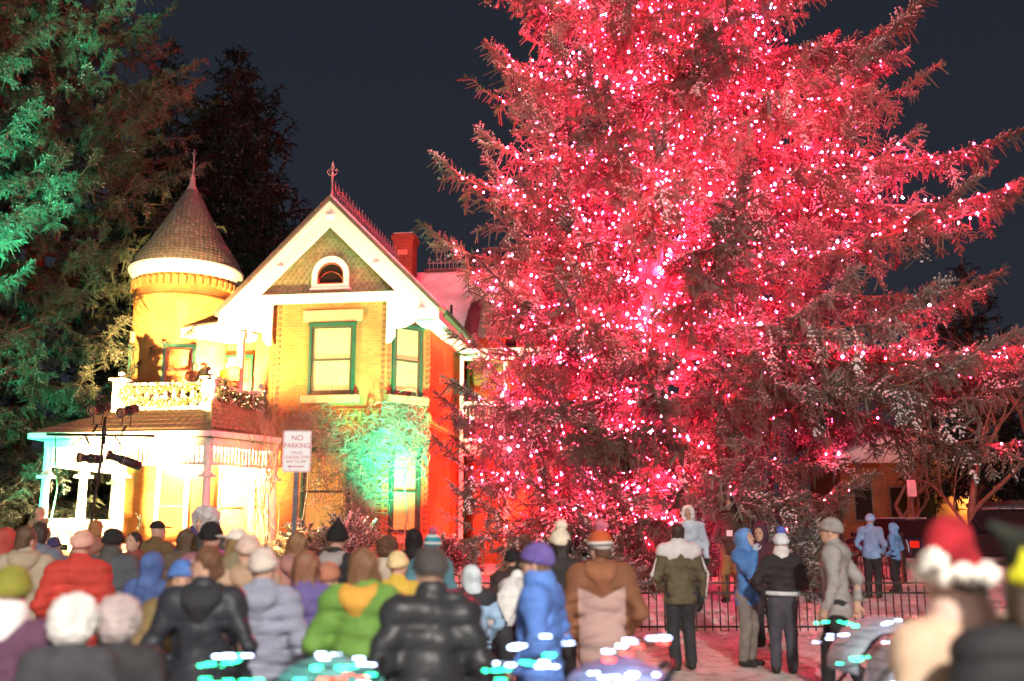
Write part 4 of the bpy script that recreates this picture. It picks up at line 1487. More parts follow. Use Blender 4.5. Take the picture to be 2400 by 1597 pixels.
# ------------------------------------------------------------------ people: each body is one continuous surface
def surface_nets(F, org, h):
    nx, ny, nz = F.shape
    S = F < 0
    c = [(i, j, k) for i in (0, 1) for j in (0, 1) for k in (0, 1)]
    sl = lambda a, i, j, k: a[i:nx - 1 + i, j:ny - 1 + j, k:nz - 1 + k]
    cnt = sum(sl(S, *q).astype(np.int8) for q in c)
    act = (cnt > 0) & (cnt < 8)
    ids = -np.ones(act.shape, np.int64)
    I = np.argwhere(act)
    ids[act] = np.arange(len(I))
    acc = np.zeros((len(I), 3)); num = np.zeros(len(I))
    val = {q: F[I[:, 0] + q[0], I[:, 1] + q[1], I[:, 2] + q[2]] for q in c}
    for a in c:
        for ax in range(3):
            if a[ax] == 0:
                b = list(a); b[ax] = 1; b = tuple(b)
                va, vb = val[a], val[b]
                m = (va < 0) != (vb < 0)
                t = np.where(m, va / np.where(m, va - vb, 1), 0)
                p = np.tile(np.array(a, float), (len(I), 1)); p[:, ax] += t
                acc[m] += p[m]; num[m] += 1
    V = (I + acc / num[:, None]) * h + org
    quads = []
    for ax in range(3):
        o = [q for q in range(3) if q != ax]
        s0 = [slice(1, -1)] * 3; s0[ax] = slice(0, -1)
        s1 = [slice(1, -1)] * 3; s1[ax] = slice(1, None)
        A = S[tuple(s0)]; B = S[tuple(s1)]
        E = np.argwhere(A != B)
        if not len(E):
            continue
        ins = A[E[:, 0], E[:, 1], E[:, 2]]
        base = E.copy(); base[:, o[0]] += 1; base[:, o[1]] += 1
        def cid(d0, d1):
            q = base.copy(); q[:, o[0]] += d0; q[:, o[1]] += d1
            return ids[q[:, 0], q[:, 1], q[:, 2]]
        Q = np.stack([cid(-1, -1), cid(0, -1), cid(0, 0), cid(-1, 0)], 1)
        flip = ins if ax != 1 else ~ins
        Q[~flip] = Q[~flip][:, ::-1]
        quads.append(Q)
    return V, np.concatenate(quads)


def p_cap(a, b, ra, rb, sc=(1, 1, 1), k=.04):
    return ("c", np.array(a, float), np.array(b, float), ra, rb, np.array(sc, float), k)
def p_ell(c, r, k=.03, rx=0.0):
    return ("e", np.array(c, float), np.array(r, float), k, rx)
def p_sub(c, r, k=.02):
    return ("s", np.array(c, float), np.array(r, float), k)


def evalp(p, P):
    if p[0] == "c":
        _, a, b, ra, rb, sc, k = p
        q = (P - a) / sc; ba = (b - a) / sc
        h = np.clip((q @ ba) / max(1e-9, ba @ ba), 0, 1)
        return (np.linalg.norm(q - h[:, None] * ba, axis=1) - (ra + (rb - ra) * h)) * sc.min(), k
    c, r = p[1], p[2]
    q = P - c
    if p[0] == "e" and p[4]:
        ca, sa = math.cos(p[4]), math.sin(p[4])
        q = np.stack([q[:, 0], q[:, 1] * ca + q[:, 2] * sa, -q[:, 1] * sa + q[:, 2] * ca], 1)
    l = np.linalg.norm(q / r, axis=1)
    l2 = np.linalg.norm(q / r ** 2, axis=1)
    return l * (l - 1) / np.maximum(l2, 1e-9), p[3]


def bounds(prims, pad):
    lo = np.full(3, 9e9); hi = -lo
    for p in prims:
        if p[0] == "s":
            continue
        if p[0] == "c":
            for q, r in ((p[1], p[3]), (p[2], p[4])):
                e = r * np.maximum(p[5], 1)
                lo = np.minimum(lo, q - e); hi = np.maximum(hi, q + e)
        else:
            e = np.full(3, p[2].max()) if p[4] else p[2]
            lo = np.minimum(lo, p[1] - e); hi = np.maximum(hi, p[1] + e)
    return lo - pad, hi + pad


def sdf_obj(name, prims, vox, mat, parent, mod=None, clip=None):
    lo, hi = bounds(prims, vox * 2.5)
    n = np.ceil((hi - lo) / vox).astype(int) + 1
    g = [lo[i] + vox * np.arange(n[i]) for i in range(3)]
    P = np.stack(np.meshgrid(*g, indexing="ij"), -1).reshape(-1, 3)
    D = None
    for p in prims:
        d, k = evalp(p, P)
        if D is None:
            D = d; continue
        if p[0] == "s":
            h = np.maximum(k - np.abs(D + d), 0) / k
            D = np.maximum(D, -d) + h * h * k * .25
        else:
            h = np.maximum(k - np.abs(D - d), 0) / k
            D = np.minimum(D, d) - h * h * k * .25
    if mod is not None:
        D = D + mod(P)
    if clip is not None:
        D = np.maximum(D, clip(P))
    F = D.reshape(n)
    # keep the outer shell closed
    F[0], F[-1] = np.maximum(F[0], vox), np.maximum(F[-1], vox)
    F[:, 0], F[:, -1] = np.maximum(F[:, 0], vox), np.maximum(F[:, -1], vox)
    F[:, :, 0], F[:, :, -1] = np.maximum(F[:, :, 0], vox), np.maximum(F[:, :, -1], vox)
    if not (F < 0).any():
        return None
    V, Q = surface_nets(F, lo, vox)
    return raw_mesh(name, V, Q, mat, parent, smooth=True, uv=False)


def fuzz(seed, amp, freq):
    r = np.random.default_rng(seed)
    K = r.normal(size=(8, 3)); K = K / np.linalg.norm(K, axis=1, keepdims=True) * freq * r.uniform(.6, 1.4, (8, 1)); ph = r.uniform(0, 6, 8)
    return lambda P: amp * sum(np.sin(P @ K[i] + ph[i]) for i in range(8)) / 2.2


def wrinkle(seed, amp):
    """cloth creases: ridged, mostly slanting folds, deeper at elbows and waist, plus a centre back seam"""
    r = np.random.default_rng(seed)
    K = r.normal(size=(6, 3)) * np.array([10, 10, 22]); ph = r.uniform(0, 6, 6)
    W = r.normal(size=(4, 3)) * 7; pw = r.uniform(0, 6, 4)
    def f(P):
        wob = sum(np.sin(P @ W[i] + pw[i]) for i in range(4)) * .55
        d = sum((1 - np.abs(np.sin(P @ K[i] * .6 + ph[i] + wob))) ** 3 for i in range(6)) / 2.4
        loc = .45 + .8 * np.exp(-((P[:, 2] - 1.13) / .13) ** 2) + .5 * np.exp(-((P[:, 2] - .93) / .1) ** 2)
        seam = .006 * np.exp(-(P[:, 0] / .008) ** 2) * (P[:, 1] < 0) + .006 * np.exp(-((P[:, 2] - 1.30 - .05 * np.abs(P[:, 0])) / .009) ** 2) * (np.abs(P[:, 0]) < .2)
        return amp * d * loc + seam
    return f


def folds(seed, amp, zdir=1.0):
    r = np.random.default_rng(seed)
    K = r.normal(size=(5, 3)) * np.array([9, 9, 16]) * zdir; ph = r.uniform(0, 6, 5)
    def f(P):
        return amp * sum(np.sin(P @ K[i] + ph[i]) for i in range(5)) / 2.2
    return f


def quilt(period, amp, seed=0, zlo=.3):
    f = folds(seed, amp * .3); f2 = wrinkle(seed + 9, amp * .6)
    def g(P):
        s = np.abs(np.sin(math.pi * (P[:, 2] + .012 * np.sin(P[:, 0] * 14)) / period))
        return -amp * (s ** .5 - .6) + f(P) + f2(P)
    return g


CL = {}
def C_(name, col, **kw):
    if name not in CL:
        CL[name] = cloth(name, col, **kw)
    return CL[name]


PV = {}
def person(u, vtop, Y, label, turn=0, jacket="navy", jcol=(.05, .06, .1), style="coat", hem=.82, legs=(.03, .03, .035), hat=None, hcol=(.02, .02, .02), hmat=None,
           hair=None, hairlen=0, arms=("pocket", "pocket"), stride=0.0, lean=0.0, look=0.0, tilt=0.0, face=False, base=None, bulk=1.0, collar=None, scarf=None,
           hood=None, rough=.8, jmat=None, yoke=None, tag_paper=False, belt=None, group="people watching the lights", extra=None, tall=None, glove=(.03, .03, .03), xy=None):
    global PSEED
    PSEED += 1
    seed = PSEED
    rng = np.random.default_rng(seed)
    f = 2333.3; p = R(10.95)
    x = (u - 1200) / f; y = (798.5 - vtop) / f
    ry = math.cos(p) - y * math.sin(p); rz = y * math.cos(p) + math.sin(p)
    X = x / ry * Y; ztop = 1.65 + rz / ry * Y
    if xy: X, Y = xy
    g = gz(X, Y) if base is None else base
    hat_h = {None: 1.75, "beanie": 1.77, "pompom": 1.86, "cap": 1.765, "fur": 1.80, "hood": 1.785, "santa": 1.80, "jester": 1.84, "point": 1.86}[hat]
    s = (ztop - g) / hat_h if tall is None else tall / 1.75
    s = min(1.16, max(.62, s))
    root = empty("person", (X, Y, g), 0, label, "person", group, s)
    if turn == 0 and not xy:
        turn = rng.uniform(-.28, .28)
    if look == 0 and not face:
        look = rng.uniform(-.45, .45)
    if tilt == 0 and hat not in ('hood', 'santa', 'jester'):
        tilt = rng.uniform(.0, .16)
    root.rotation_euler = (0, rng.uniform(-.03, .03), turn)
    near = Y < 7.5
    vx = .015 if Y < 9 else .019
    vh = .0075 if near else .011
    child = s < .84
    B = bulk
    # ---- skeleton (unit person 1.75 tall, facing +y)
    ln = lean
    hip = np.array([0, 0, .93]); chest = np.array([0, .02 + ln * .35, 1.30]); neck = np.array([0, .0 + ln * .5, 1.47]); head = np.array([0, .03 + ln * .62, 1.635 - abs(ln) * .12])
    sh = [np.array([sx * .175 * B ** .5, -.01 + ln * .48, 1.415 - abs(ln) * .05]) for sx in (-1, 1)]
    def arm(kind, i):
        sx = (-1, 1)[i]
        o = np.array([0, ln * .45, -abs(ln) * .05])
        e, w = {"down": ((.27, -.03, 1.13), (.285, .06, .88)), "pocket": ((.29, -.07, 1.14), (.20, .13, .95)), "front": ((.27, .05, 1.13), (.09, .25, 1.08)),
                "phone": ((.25, .16, 1.18), (.08, .31, 1.45)), "face": ((.22, .18, 1.18), (.06, .17, 1.47)), "hip": ((.34, -.09, 1.15), (.22, .02, .97)),
                "swing": ((.27, -.16, 1.15), (.27, -.14, .90)), "swingf": ((.27, .10, 1.14), (.25, .28, .97)), "push": ((.26, .10, 1.12), (.19, .37, 1.02)),
                "up": ((.30, .08, 1.47), (.22, .14, 1.74))}[kind]
        return np.array([sx * e[0] * B ** .4, e[1], e[2]]) + o, np.array([sx * w[0], w[1], w[2]]) + o
    A = [arm(arms[i], i) for i in (0, 1)]
    st = stride
    L = []
    for i, sx in ((0, -1), (1, 1)):
        d = st * (1 if i else -1)
        hp = np.array([sx * .09, 0, .90]); kn = np.array([sx * .10, .03 + d * .20 + (.05 if d < 0 else 0), .50]); an = np.array([sx * .105, -.02 + d * .34, .09 + (.07 if d < -.2 else 0)])
        L.append((hp, kn, an, d))
    # ---- body (skin), one surface: head with face, neck, torso, arms, hands, legs
    cz, sz = math.cos(look), math.sin(look)
    def hd(v):
        v = np.array(v, float)
        ct, s_t = math.cos(tilt), math.sin(tilt)
        v = np.array([v[0], v[1] * ct - v[2] * s_t, v[1] * s_t + v[2] * ct])
        return head + np.array([v[0] * cz - v[1] * sz, v[0] * sz + v[1] * cz, v[2]])
    pr = [p_ell(hd((0, -.005, .03)), (.076, .094, .092), .03), p_ell(hd((0, .028, -.04)), (.056, .062, .072), .05), p_ell(hd((0, .055, -.085)), (.028, .03, .022), .03)]
    if abs(look) < 2:
        pr += [p_cap(hd((0, .088, .015)), hd((0, .108, -.022)), .008, .013, k=.014), p_ell(hd((-.013, .098, -.024)), (.009, .01, .008), .01), p_ell(hd((.013, .098, -.024)), (.009, .01, .008), .01),
               p_ell(hd((0, .086, -.057)), (.022, .011, .007), .008), p_ell(hd((0, .083, -.067)), (.018, .011, .007), .008),
               p_cap(hd((-.045, .076, .030)), hd((.045, .076, .030)), .010, .010, k=.02)]
        pr += [p_sub(hd((sx * .031, .098, .008)), (.016, .014, .010), .012) for sx in (-1, 1)]
        pr += [p_ell(hd((sx * .078, -.012, -.01)), (.010, .020, .032), .01) for sx in (-1, 1)]
    pr += [p_cap(neck - np.array([0, 0, .05]), head - np.array([0, .01, .07]), .060, .052, k=.05)]
    headpr = list(pr)
    pr += [p_cap(hip, chest, .135, .15, (1.0, .68, 1), .06), p_cap(sh[0], sh[1], .065, .065, k=.06)]
    for i in (0, 1):
        e, w = A[i]
        pr += [p_cap(sh[i], e, .052, .042, k=.04), p_cap(e, w, .042, .028, k=.03)]
        dirv = (w - e) / np.linalg.norm(w - e)
        pr += [p_cap(w, w + dirv * .05, .028, .032, k=.02)]
    for hp, kn, an, d in L:
        pr += [p_cap(hp, kn, .085, .056, k=.05), p_cap(kn, an, .055, .036, k=.04), p_cap(an - np.array([0, .03, .03]), an + np.array([0, .13, -.05]), .036, .03, k=.04)]
    body = sdf_obj("body", pr, .0085 if face else (.013 if near else .018), M["skin"], root)
    if face:
        for sx in (-1, 1):
            sdf_obj("eye", [p_ell(hd((sx * .031, .081, .008)), (.012, .010, .008))], .003, M["eye"], root)
        sdf_obj("lips", [p_ell(hd((0, .092, -.060)), (.021, .007, .008))], .004, M["lip"], root)
    # ---- gloves: palm, four unequal bent fingers and a thumb
    gm = C_("glove %.2f %.2f %.2f" % glove, glove, rough=.7)
    for i in (0, 1):
        if arms[i] == "pocket":
            continue
        e, w = A[i]; sx = (-1, 1)[i]
        d = (w - e) / np.linalg.norm(w - e)
        inn = np.array([-sx, 0, 0]) - d * (-sx * d[0]); inn /= np.linalg.norm(inn)
        n = np.cross(d, inn)
        gp = [p_cap(w - d * .035, w + d * .01, .036, .034, k=.02), p_cap(w + d * .02, w + d * .075, .034, .040, (1, 1, 1), .02)]
        fw = np.cross(inn, d)
        for q in range(4):
            o = w + d * .085 + fw * (.030 - .02 * q)
            l = (.062, .072, .066, .05)[q]
            m_ = o + d * l * .55 + inn * .012
            gp += [p_cap(o, m_, .0115, .0105, k=.006), p_cap(m_, m_ + d * l * .3 + inn * l * .42, .0105, .009, k=.004)]
        t0 = w + d * .03 + fw * .034
        gp += [p_cap(t0, t0 + fw * .03 + d * .035 + inn * .01, .013, .012, k=.012), p_cap(t0 + fw * .03 + d * .035 + inn * .01, t0 + fw * .036 + d * .07 + inn * .02, .012, .010, k=.006)]
        sdf_obj("glove", gp, .0055 if near else .008, gm, root)
    # ---- trousers, boots
    tp = [p_cap(hip + np.array([0, 0, .04]), hip - np.array([0, 0, .02]), .15, .155, (1, .75, 1), .05)]
    for hp, kn, an, d in L:
        tp += [p_cap(hp, kn, .108, .082, k=.05), p_cap(kn, an + np.array([0, 0, .02]), .080, .075, k=.04)]
    tm = C_("trousers %.2f %.2f %.2f" % legs, legs, rough=.85)
    sdf_obj("trousers", tp, vx + .001, tm, root, wrinkle(seed + 50, .016))
    bm = C_("boots dark", (.03, .026, .022), rough=.6)
    for hp, kn, an, d in L:
        sdf_obj("boot", [p_cap(an + np.array([0, 0, .10]), an - np.array([0, 0, .02]), .058, .055, k=.03), p_cap(an + np.array([0, -.03, -.045]), an + np.array([0, .15, -.05]), .048, .044, (1, 1, .9), .04)], vx, bm, root)
    # ---- jacket
    jm = jmat or C_("jacket " + jacket, jcol, rough=rough)
    zl = hem
    jp = [p_cap(np.array([0, 0, zl + .10]), chest, .205 * B, .195 * B, (1, .74, 1), .08), p_cap(sh[0], sh[1], .088 * B, .088 * B, k=.09),
          p_cap(chest, neck - np.array([0, 0, .03]), .14 * B, .085, (1, .8, 1), .08)]
    for i in (0, 1):
        e, w = A[i]
        jp += [p_cap(sh[i], e, .082 * B, .073 * B, k=.07), p_cap(e, w - (w - e) * .06, .072 * B, .058, k=.04)]
    jp += [p_cap(neck + np.array([0, -.005, -.03]), neck + np.array([0, 0, .045]), .085, .082, (1, 1.02, 1), .03)]
    mod = quilt(.088 if child else .10, .020, seed) if style == "puffer" else (quilt(.15, .022, seed) if style == "bigpuffer" else wrinkle(seed, .030))
    js = sdf_obj("jacket", jp, vx, jm, root, mod, clip=lambda P: zl - P[:, 2])
    if yoke:
        ym = C_("yoke %d" % seed, yoke, rough=.8)
        yp = [p_cap(sh[0] - np.array([0, .004, 0]), sh[1] - np.array([0, .004, 0]), .108 * B, .108 * B, k=.09), p_cap(chest + np.array([0, 0, .05]), neck - np.array([0, 0, .03]), .182 * B, .104, (1, .86, 1), .08), p_cap(neck + np.array([0, -.006, -.03]), neck + np.array([0, -.002, .05]), .09, .088, (1, 1.03, 1), .03)]
        sdf_obj("yoke", yp, vx, ym, root, folds(seed, .004), clip=lambda P: 1.345 + 1.2 * np.maximum(0, .04 - np.abs(P[:, 0])) - .2 * np.abs(P[:, 0]) - P[:, 2])
        for i in (0, 1):
            e, w = A[i]
            ou = np.array([(-1, 1)[i] * .085, -.02, 0])
            sdf_obj("sleeve_stripe", [p_cap(sh[i] + ou * .95 - np.array([0, 0, .02]), e + ou * .86, .016, .014), p_cap(e + ou * .86, w + ou * .66, .014, .012)], .009, ym, root)
    if belt:
        sdf_obj("hem_band", [p_cap((-.02, 0, zl + .02), (.02, 0, zl + .02), .212 * B, .212 * B, (1, .74, 1))], vx, C_("hem band %.2f" % belt[0], belt), root, clip=lambda P: np.abs(P[:, 2] - zl - .025) - .028)
    if tag_paper:
        MB().box(-.06, .165, 1.1, .04, .172, 1.2).build("paper_tag", M["paper"], js)
    if collar:
        sdf_obj("collar", [p_cap(neck + np.array([0, -.005, -.02]), neck + np.array([0, .01, .05]), .108, .112, (1, 1.04, 1))], .012, C_("collar %d" % seed, collar, bump=.6), root, folds(seed, .006))
    if scarf:
        sdf_obj("scarf", [p_cap(neck + np.array([-.05, .02, .03]), neck + np.array([.05, .03, .03]), .085, .085, (1, 1.1, .62)), p_cap(neck + np.array([.05, .09, 0]), neck + np.array([.07, .16, -.30]), .04, .035)], .012, scarf if hasattr(scarf, "node_tree") else C_("scarf %d" % seed, scarf, bump=.6), root, folds(seed, .007))
    if hood:       # hood lying on the back
        sdf_obj("hood", [p_cap(neck + np.array([-.09, -.03, .03]), neck + np.array([.09, -.03, .03]), .045, .045, k=.04), p_cap(neck + np.array([-.08, -.07, -.02]), neck + np.array([.08, -.07, -.02]), .055, .055, k=.06), p_cap(neck + np.array([0, -.11, -.06]), neck + np.array([0, -.10, -.14]), .08, .045, (1.2, .7, 1), .06)], .011, C_("hood %d" % seed, hood), root, folds(seed + 3, .008))
    # ---- hair
    if hair:
        hp = [p_ell(hd((0, -.016, .042)), (.087, .098, .094), .02)]
        if hairlen:
            hp += [p_cap(hd((0, -.055, .02)), hd((0, -.075, -.06 - hairlen)), .085, .075, (1, .6, 1), .05)] + [p_cap(hd((sx * .075, -.01, 0)), hd((sx * .085, .02, -.05 - hairlen * .8)), .035, .03, k=.03) for sx in (-1, 1)]
        else:
            hp += [p_ell(hd((0, -.05, -.03)), (.076, .055, .07), .03)]
        K = rng.normal(size=3) * 5
        hm = C_("hair %.2f %.2f" % hair[:2], hair, rough=.55, scale=30, bump=.6)
        cosl = np.array([-sz, cz, 0])
        def hclip(P):
            q = P - head
            fwd = q @ cosl
            return np.maximum(fwd - (.045 + .25 * np.maximum(0, q[:, 2] - .03)), (q[:, 2] - .05) if hat else -9)
        sdf_obj("hair", hp, .0095, hm, root, lambda P: .004 * np.sin(P[:, 0] * 90 + 6 * np.sin(P[:, 2] * 9)) + .002 * np.sin(P[:, 1] * 120), clip=hclip)
    # ---- hats
    hm = hmat or C_("hat %.2f %.2f %.2f" % hcol, hcol, rough=.9, scale=30, bump=.6)
    cosl = np.array([-sz, cz, 0])
    def brim(P, z0=.035, slope=.16):
        q = P - head
        return (z0 - slope * 0 - q[:, 2]) + slope * (-(q @ cosl)) * -1 * -1
    if hat in ("beanie", "pompom", "point"):
        hp = [p_ell(hd((0, -.008, .048)), (.102, .119, .112 if hat != "point" else .124), .03)]
        if hat == "point":
            hp += [p_cap(hd((0, -.01, .12)), hd((0, -.02, .225)), .06, .012, k=.05)]
        ht = sdf_obj("hat", hp, .010, hm, root, folds(seed, .003), clip=lambda P: (head[2] + .018 + .22 * ((P - head) @ cosl)) - P[:, 2])
        bp_ = [p_cap(hd((-.02, -.008, .03)), hd((.02, -.008, .03)), .086, .086, (1, 1.22, 1))]
        sdf_obj("hat_cuff", [p_ell(hd((0, -.008, .042)), (.109, .126, .108), .03)], .010, hm, ht or root, None, clip=lambda P: np.abs((head[2] + .042 + .22 * ((P - head) @ cosl)) - P[:, 2]) - .026)
        if hat == "pompom":
            sdf_obj("pompom", [p_ell(hd((0, -.02, .185)), (.055, .055, .052))], .008, C_("pompom %.2f" % extra[0], extra, bump=1, scale=40) if extra else hm, ht, fuzz(seed, .008, 130))
    elif hat == "cap":
        ht = sdf_obj("hat", [p_ell(hd((0, -.006, .05)), (.092, .108, .088))], .010, hm, root, clip=lambda P: head[2] + .035 - P[:, 2])
        sdf_obj("visor", [p_ell(hd((0, .12, .045)), (.075, .075, .012))], .008, hm, ht)
    elif hat == "fur":
        K1, K2 = rng.normal(size=(2, 3)) * 70
        sdf_obj("hat", [p_ell(hd((0, -.005, .05)), (.135, .148, .125)), p_ell(hd((0, -.03, -.02)), (.12, .12, .10), .04)], .011, hm, root, fuzz(seed, .006, 120), clip=lambda P: ((P - head) @ cosl) - .085 - .4 * np.maximum(0, P[:, 2] - head[2] - .02))
    elif hat == "hood":
        hp = [p_ell(hd((0, -.018, .015)), (.118, .138, .150), .03), p_cap(hd((0, -.03, -.08)), neck + np.array([0, -.02, 0]), .10, .12, k=.06), p_cap(hd((0, -.09, .05)), hd((0, -.15, .03)), .07, .035, k=.06), p_sub(hd((0, .11, -.005)), (.078, .11, .105), .03)]
        h2 = sdf_obj("hood", hp, .010, C_("hood up %d" % seed, hcol, rough=.8), root, wrinkle(seed + 4, .013))
        if extra:
            K1, K2 = rng.normal(size=(2, 3)) * 80
            rg = [p_cap(hd((.088 * math.cos(a), .085, .005 + .118 * math.sin(a))), hd((.088 * math.cos(a + .5), .085, .005 + .118 * math.sin(a + .5))), .026, .026, k=.02) for a in np.arange(-.9, 3.6, .5)]
            sdf_obj("fur_trim", rg, .009, C_("fur trim", extra, bump=1, scale=40), h2 or root, fuzz(seed, .007, 110))
    elif hat == "santa":
        ht = sdf_obj("hat", [p_cap(hd((0, -.01, .05)), hd((-.06, -.03, .15)), .108, .07, k=.05), p_cap(hd((-.06, -.03, .15)), hd((-.19, -.03, .10)), .068, .032, k=.05)], .010, hm, root, folds(seed, .006), clip=lambda P: head[2] + .03 - P[:, 2])
        K1, K2 = rng.normal(size=(2, 3)) * 80
        rg = [p_cap(hd((.098 * math.cos(a), -.008 + .112 * math.sin(a), .035 + .012 * math.sin(a))), hd((.098 * math.cos(a + .45), -.008 + .112 * math.sin(a + .45), .035 + .012 * math.sin(a + .45))), .032, .032, k=.02) for a in np.arange(0, 6.3, .45)]
        wm = C_("white plush", (.75, .70, .62), bump=1, scale=40)
        sdf_obj("fur_brim", rg, .009, wm, ht, fuzz(seed, .007, 110))
        sdf_obj("pompom", [p_ell(hd((-.215, -.03, .08)), (.042, .042, .042))], .008, wm, ht, fuzz(seed, .007, 110))
    elif hat == "jester":
        ht = sdf_obj("hat", [p_ell(hd((0, -.005, .045)), (.10, .116, .11)), p_cap(hd((.05, 0, .11)), hd((.15, -.02, .13)), .05, .015, k=.05), p_cap(hd((-.05, 0, .11)), hd((-.13, -.02, .17)), .05, .015, k=.05)], .010, hm, root, folds(seed, .003), clip=lambda P: head[2] + .0 - P[:, 2])
        for q in (-.04, .04):
            sdf_obj("yellow_triangle", [p_cap(hd((q - .03, -.116, .02)), hd((q + .03, -.116, .02)), .02, .02, k=.02), p_cap(hd((q, -.114, .03)), hd((q, -.10, .10)), .032, .008, k=.02)], .007, C_("yellow felt", (.55, .52, .02)), ht)
    return root


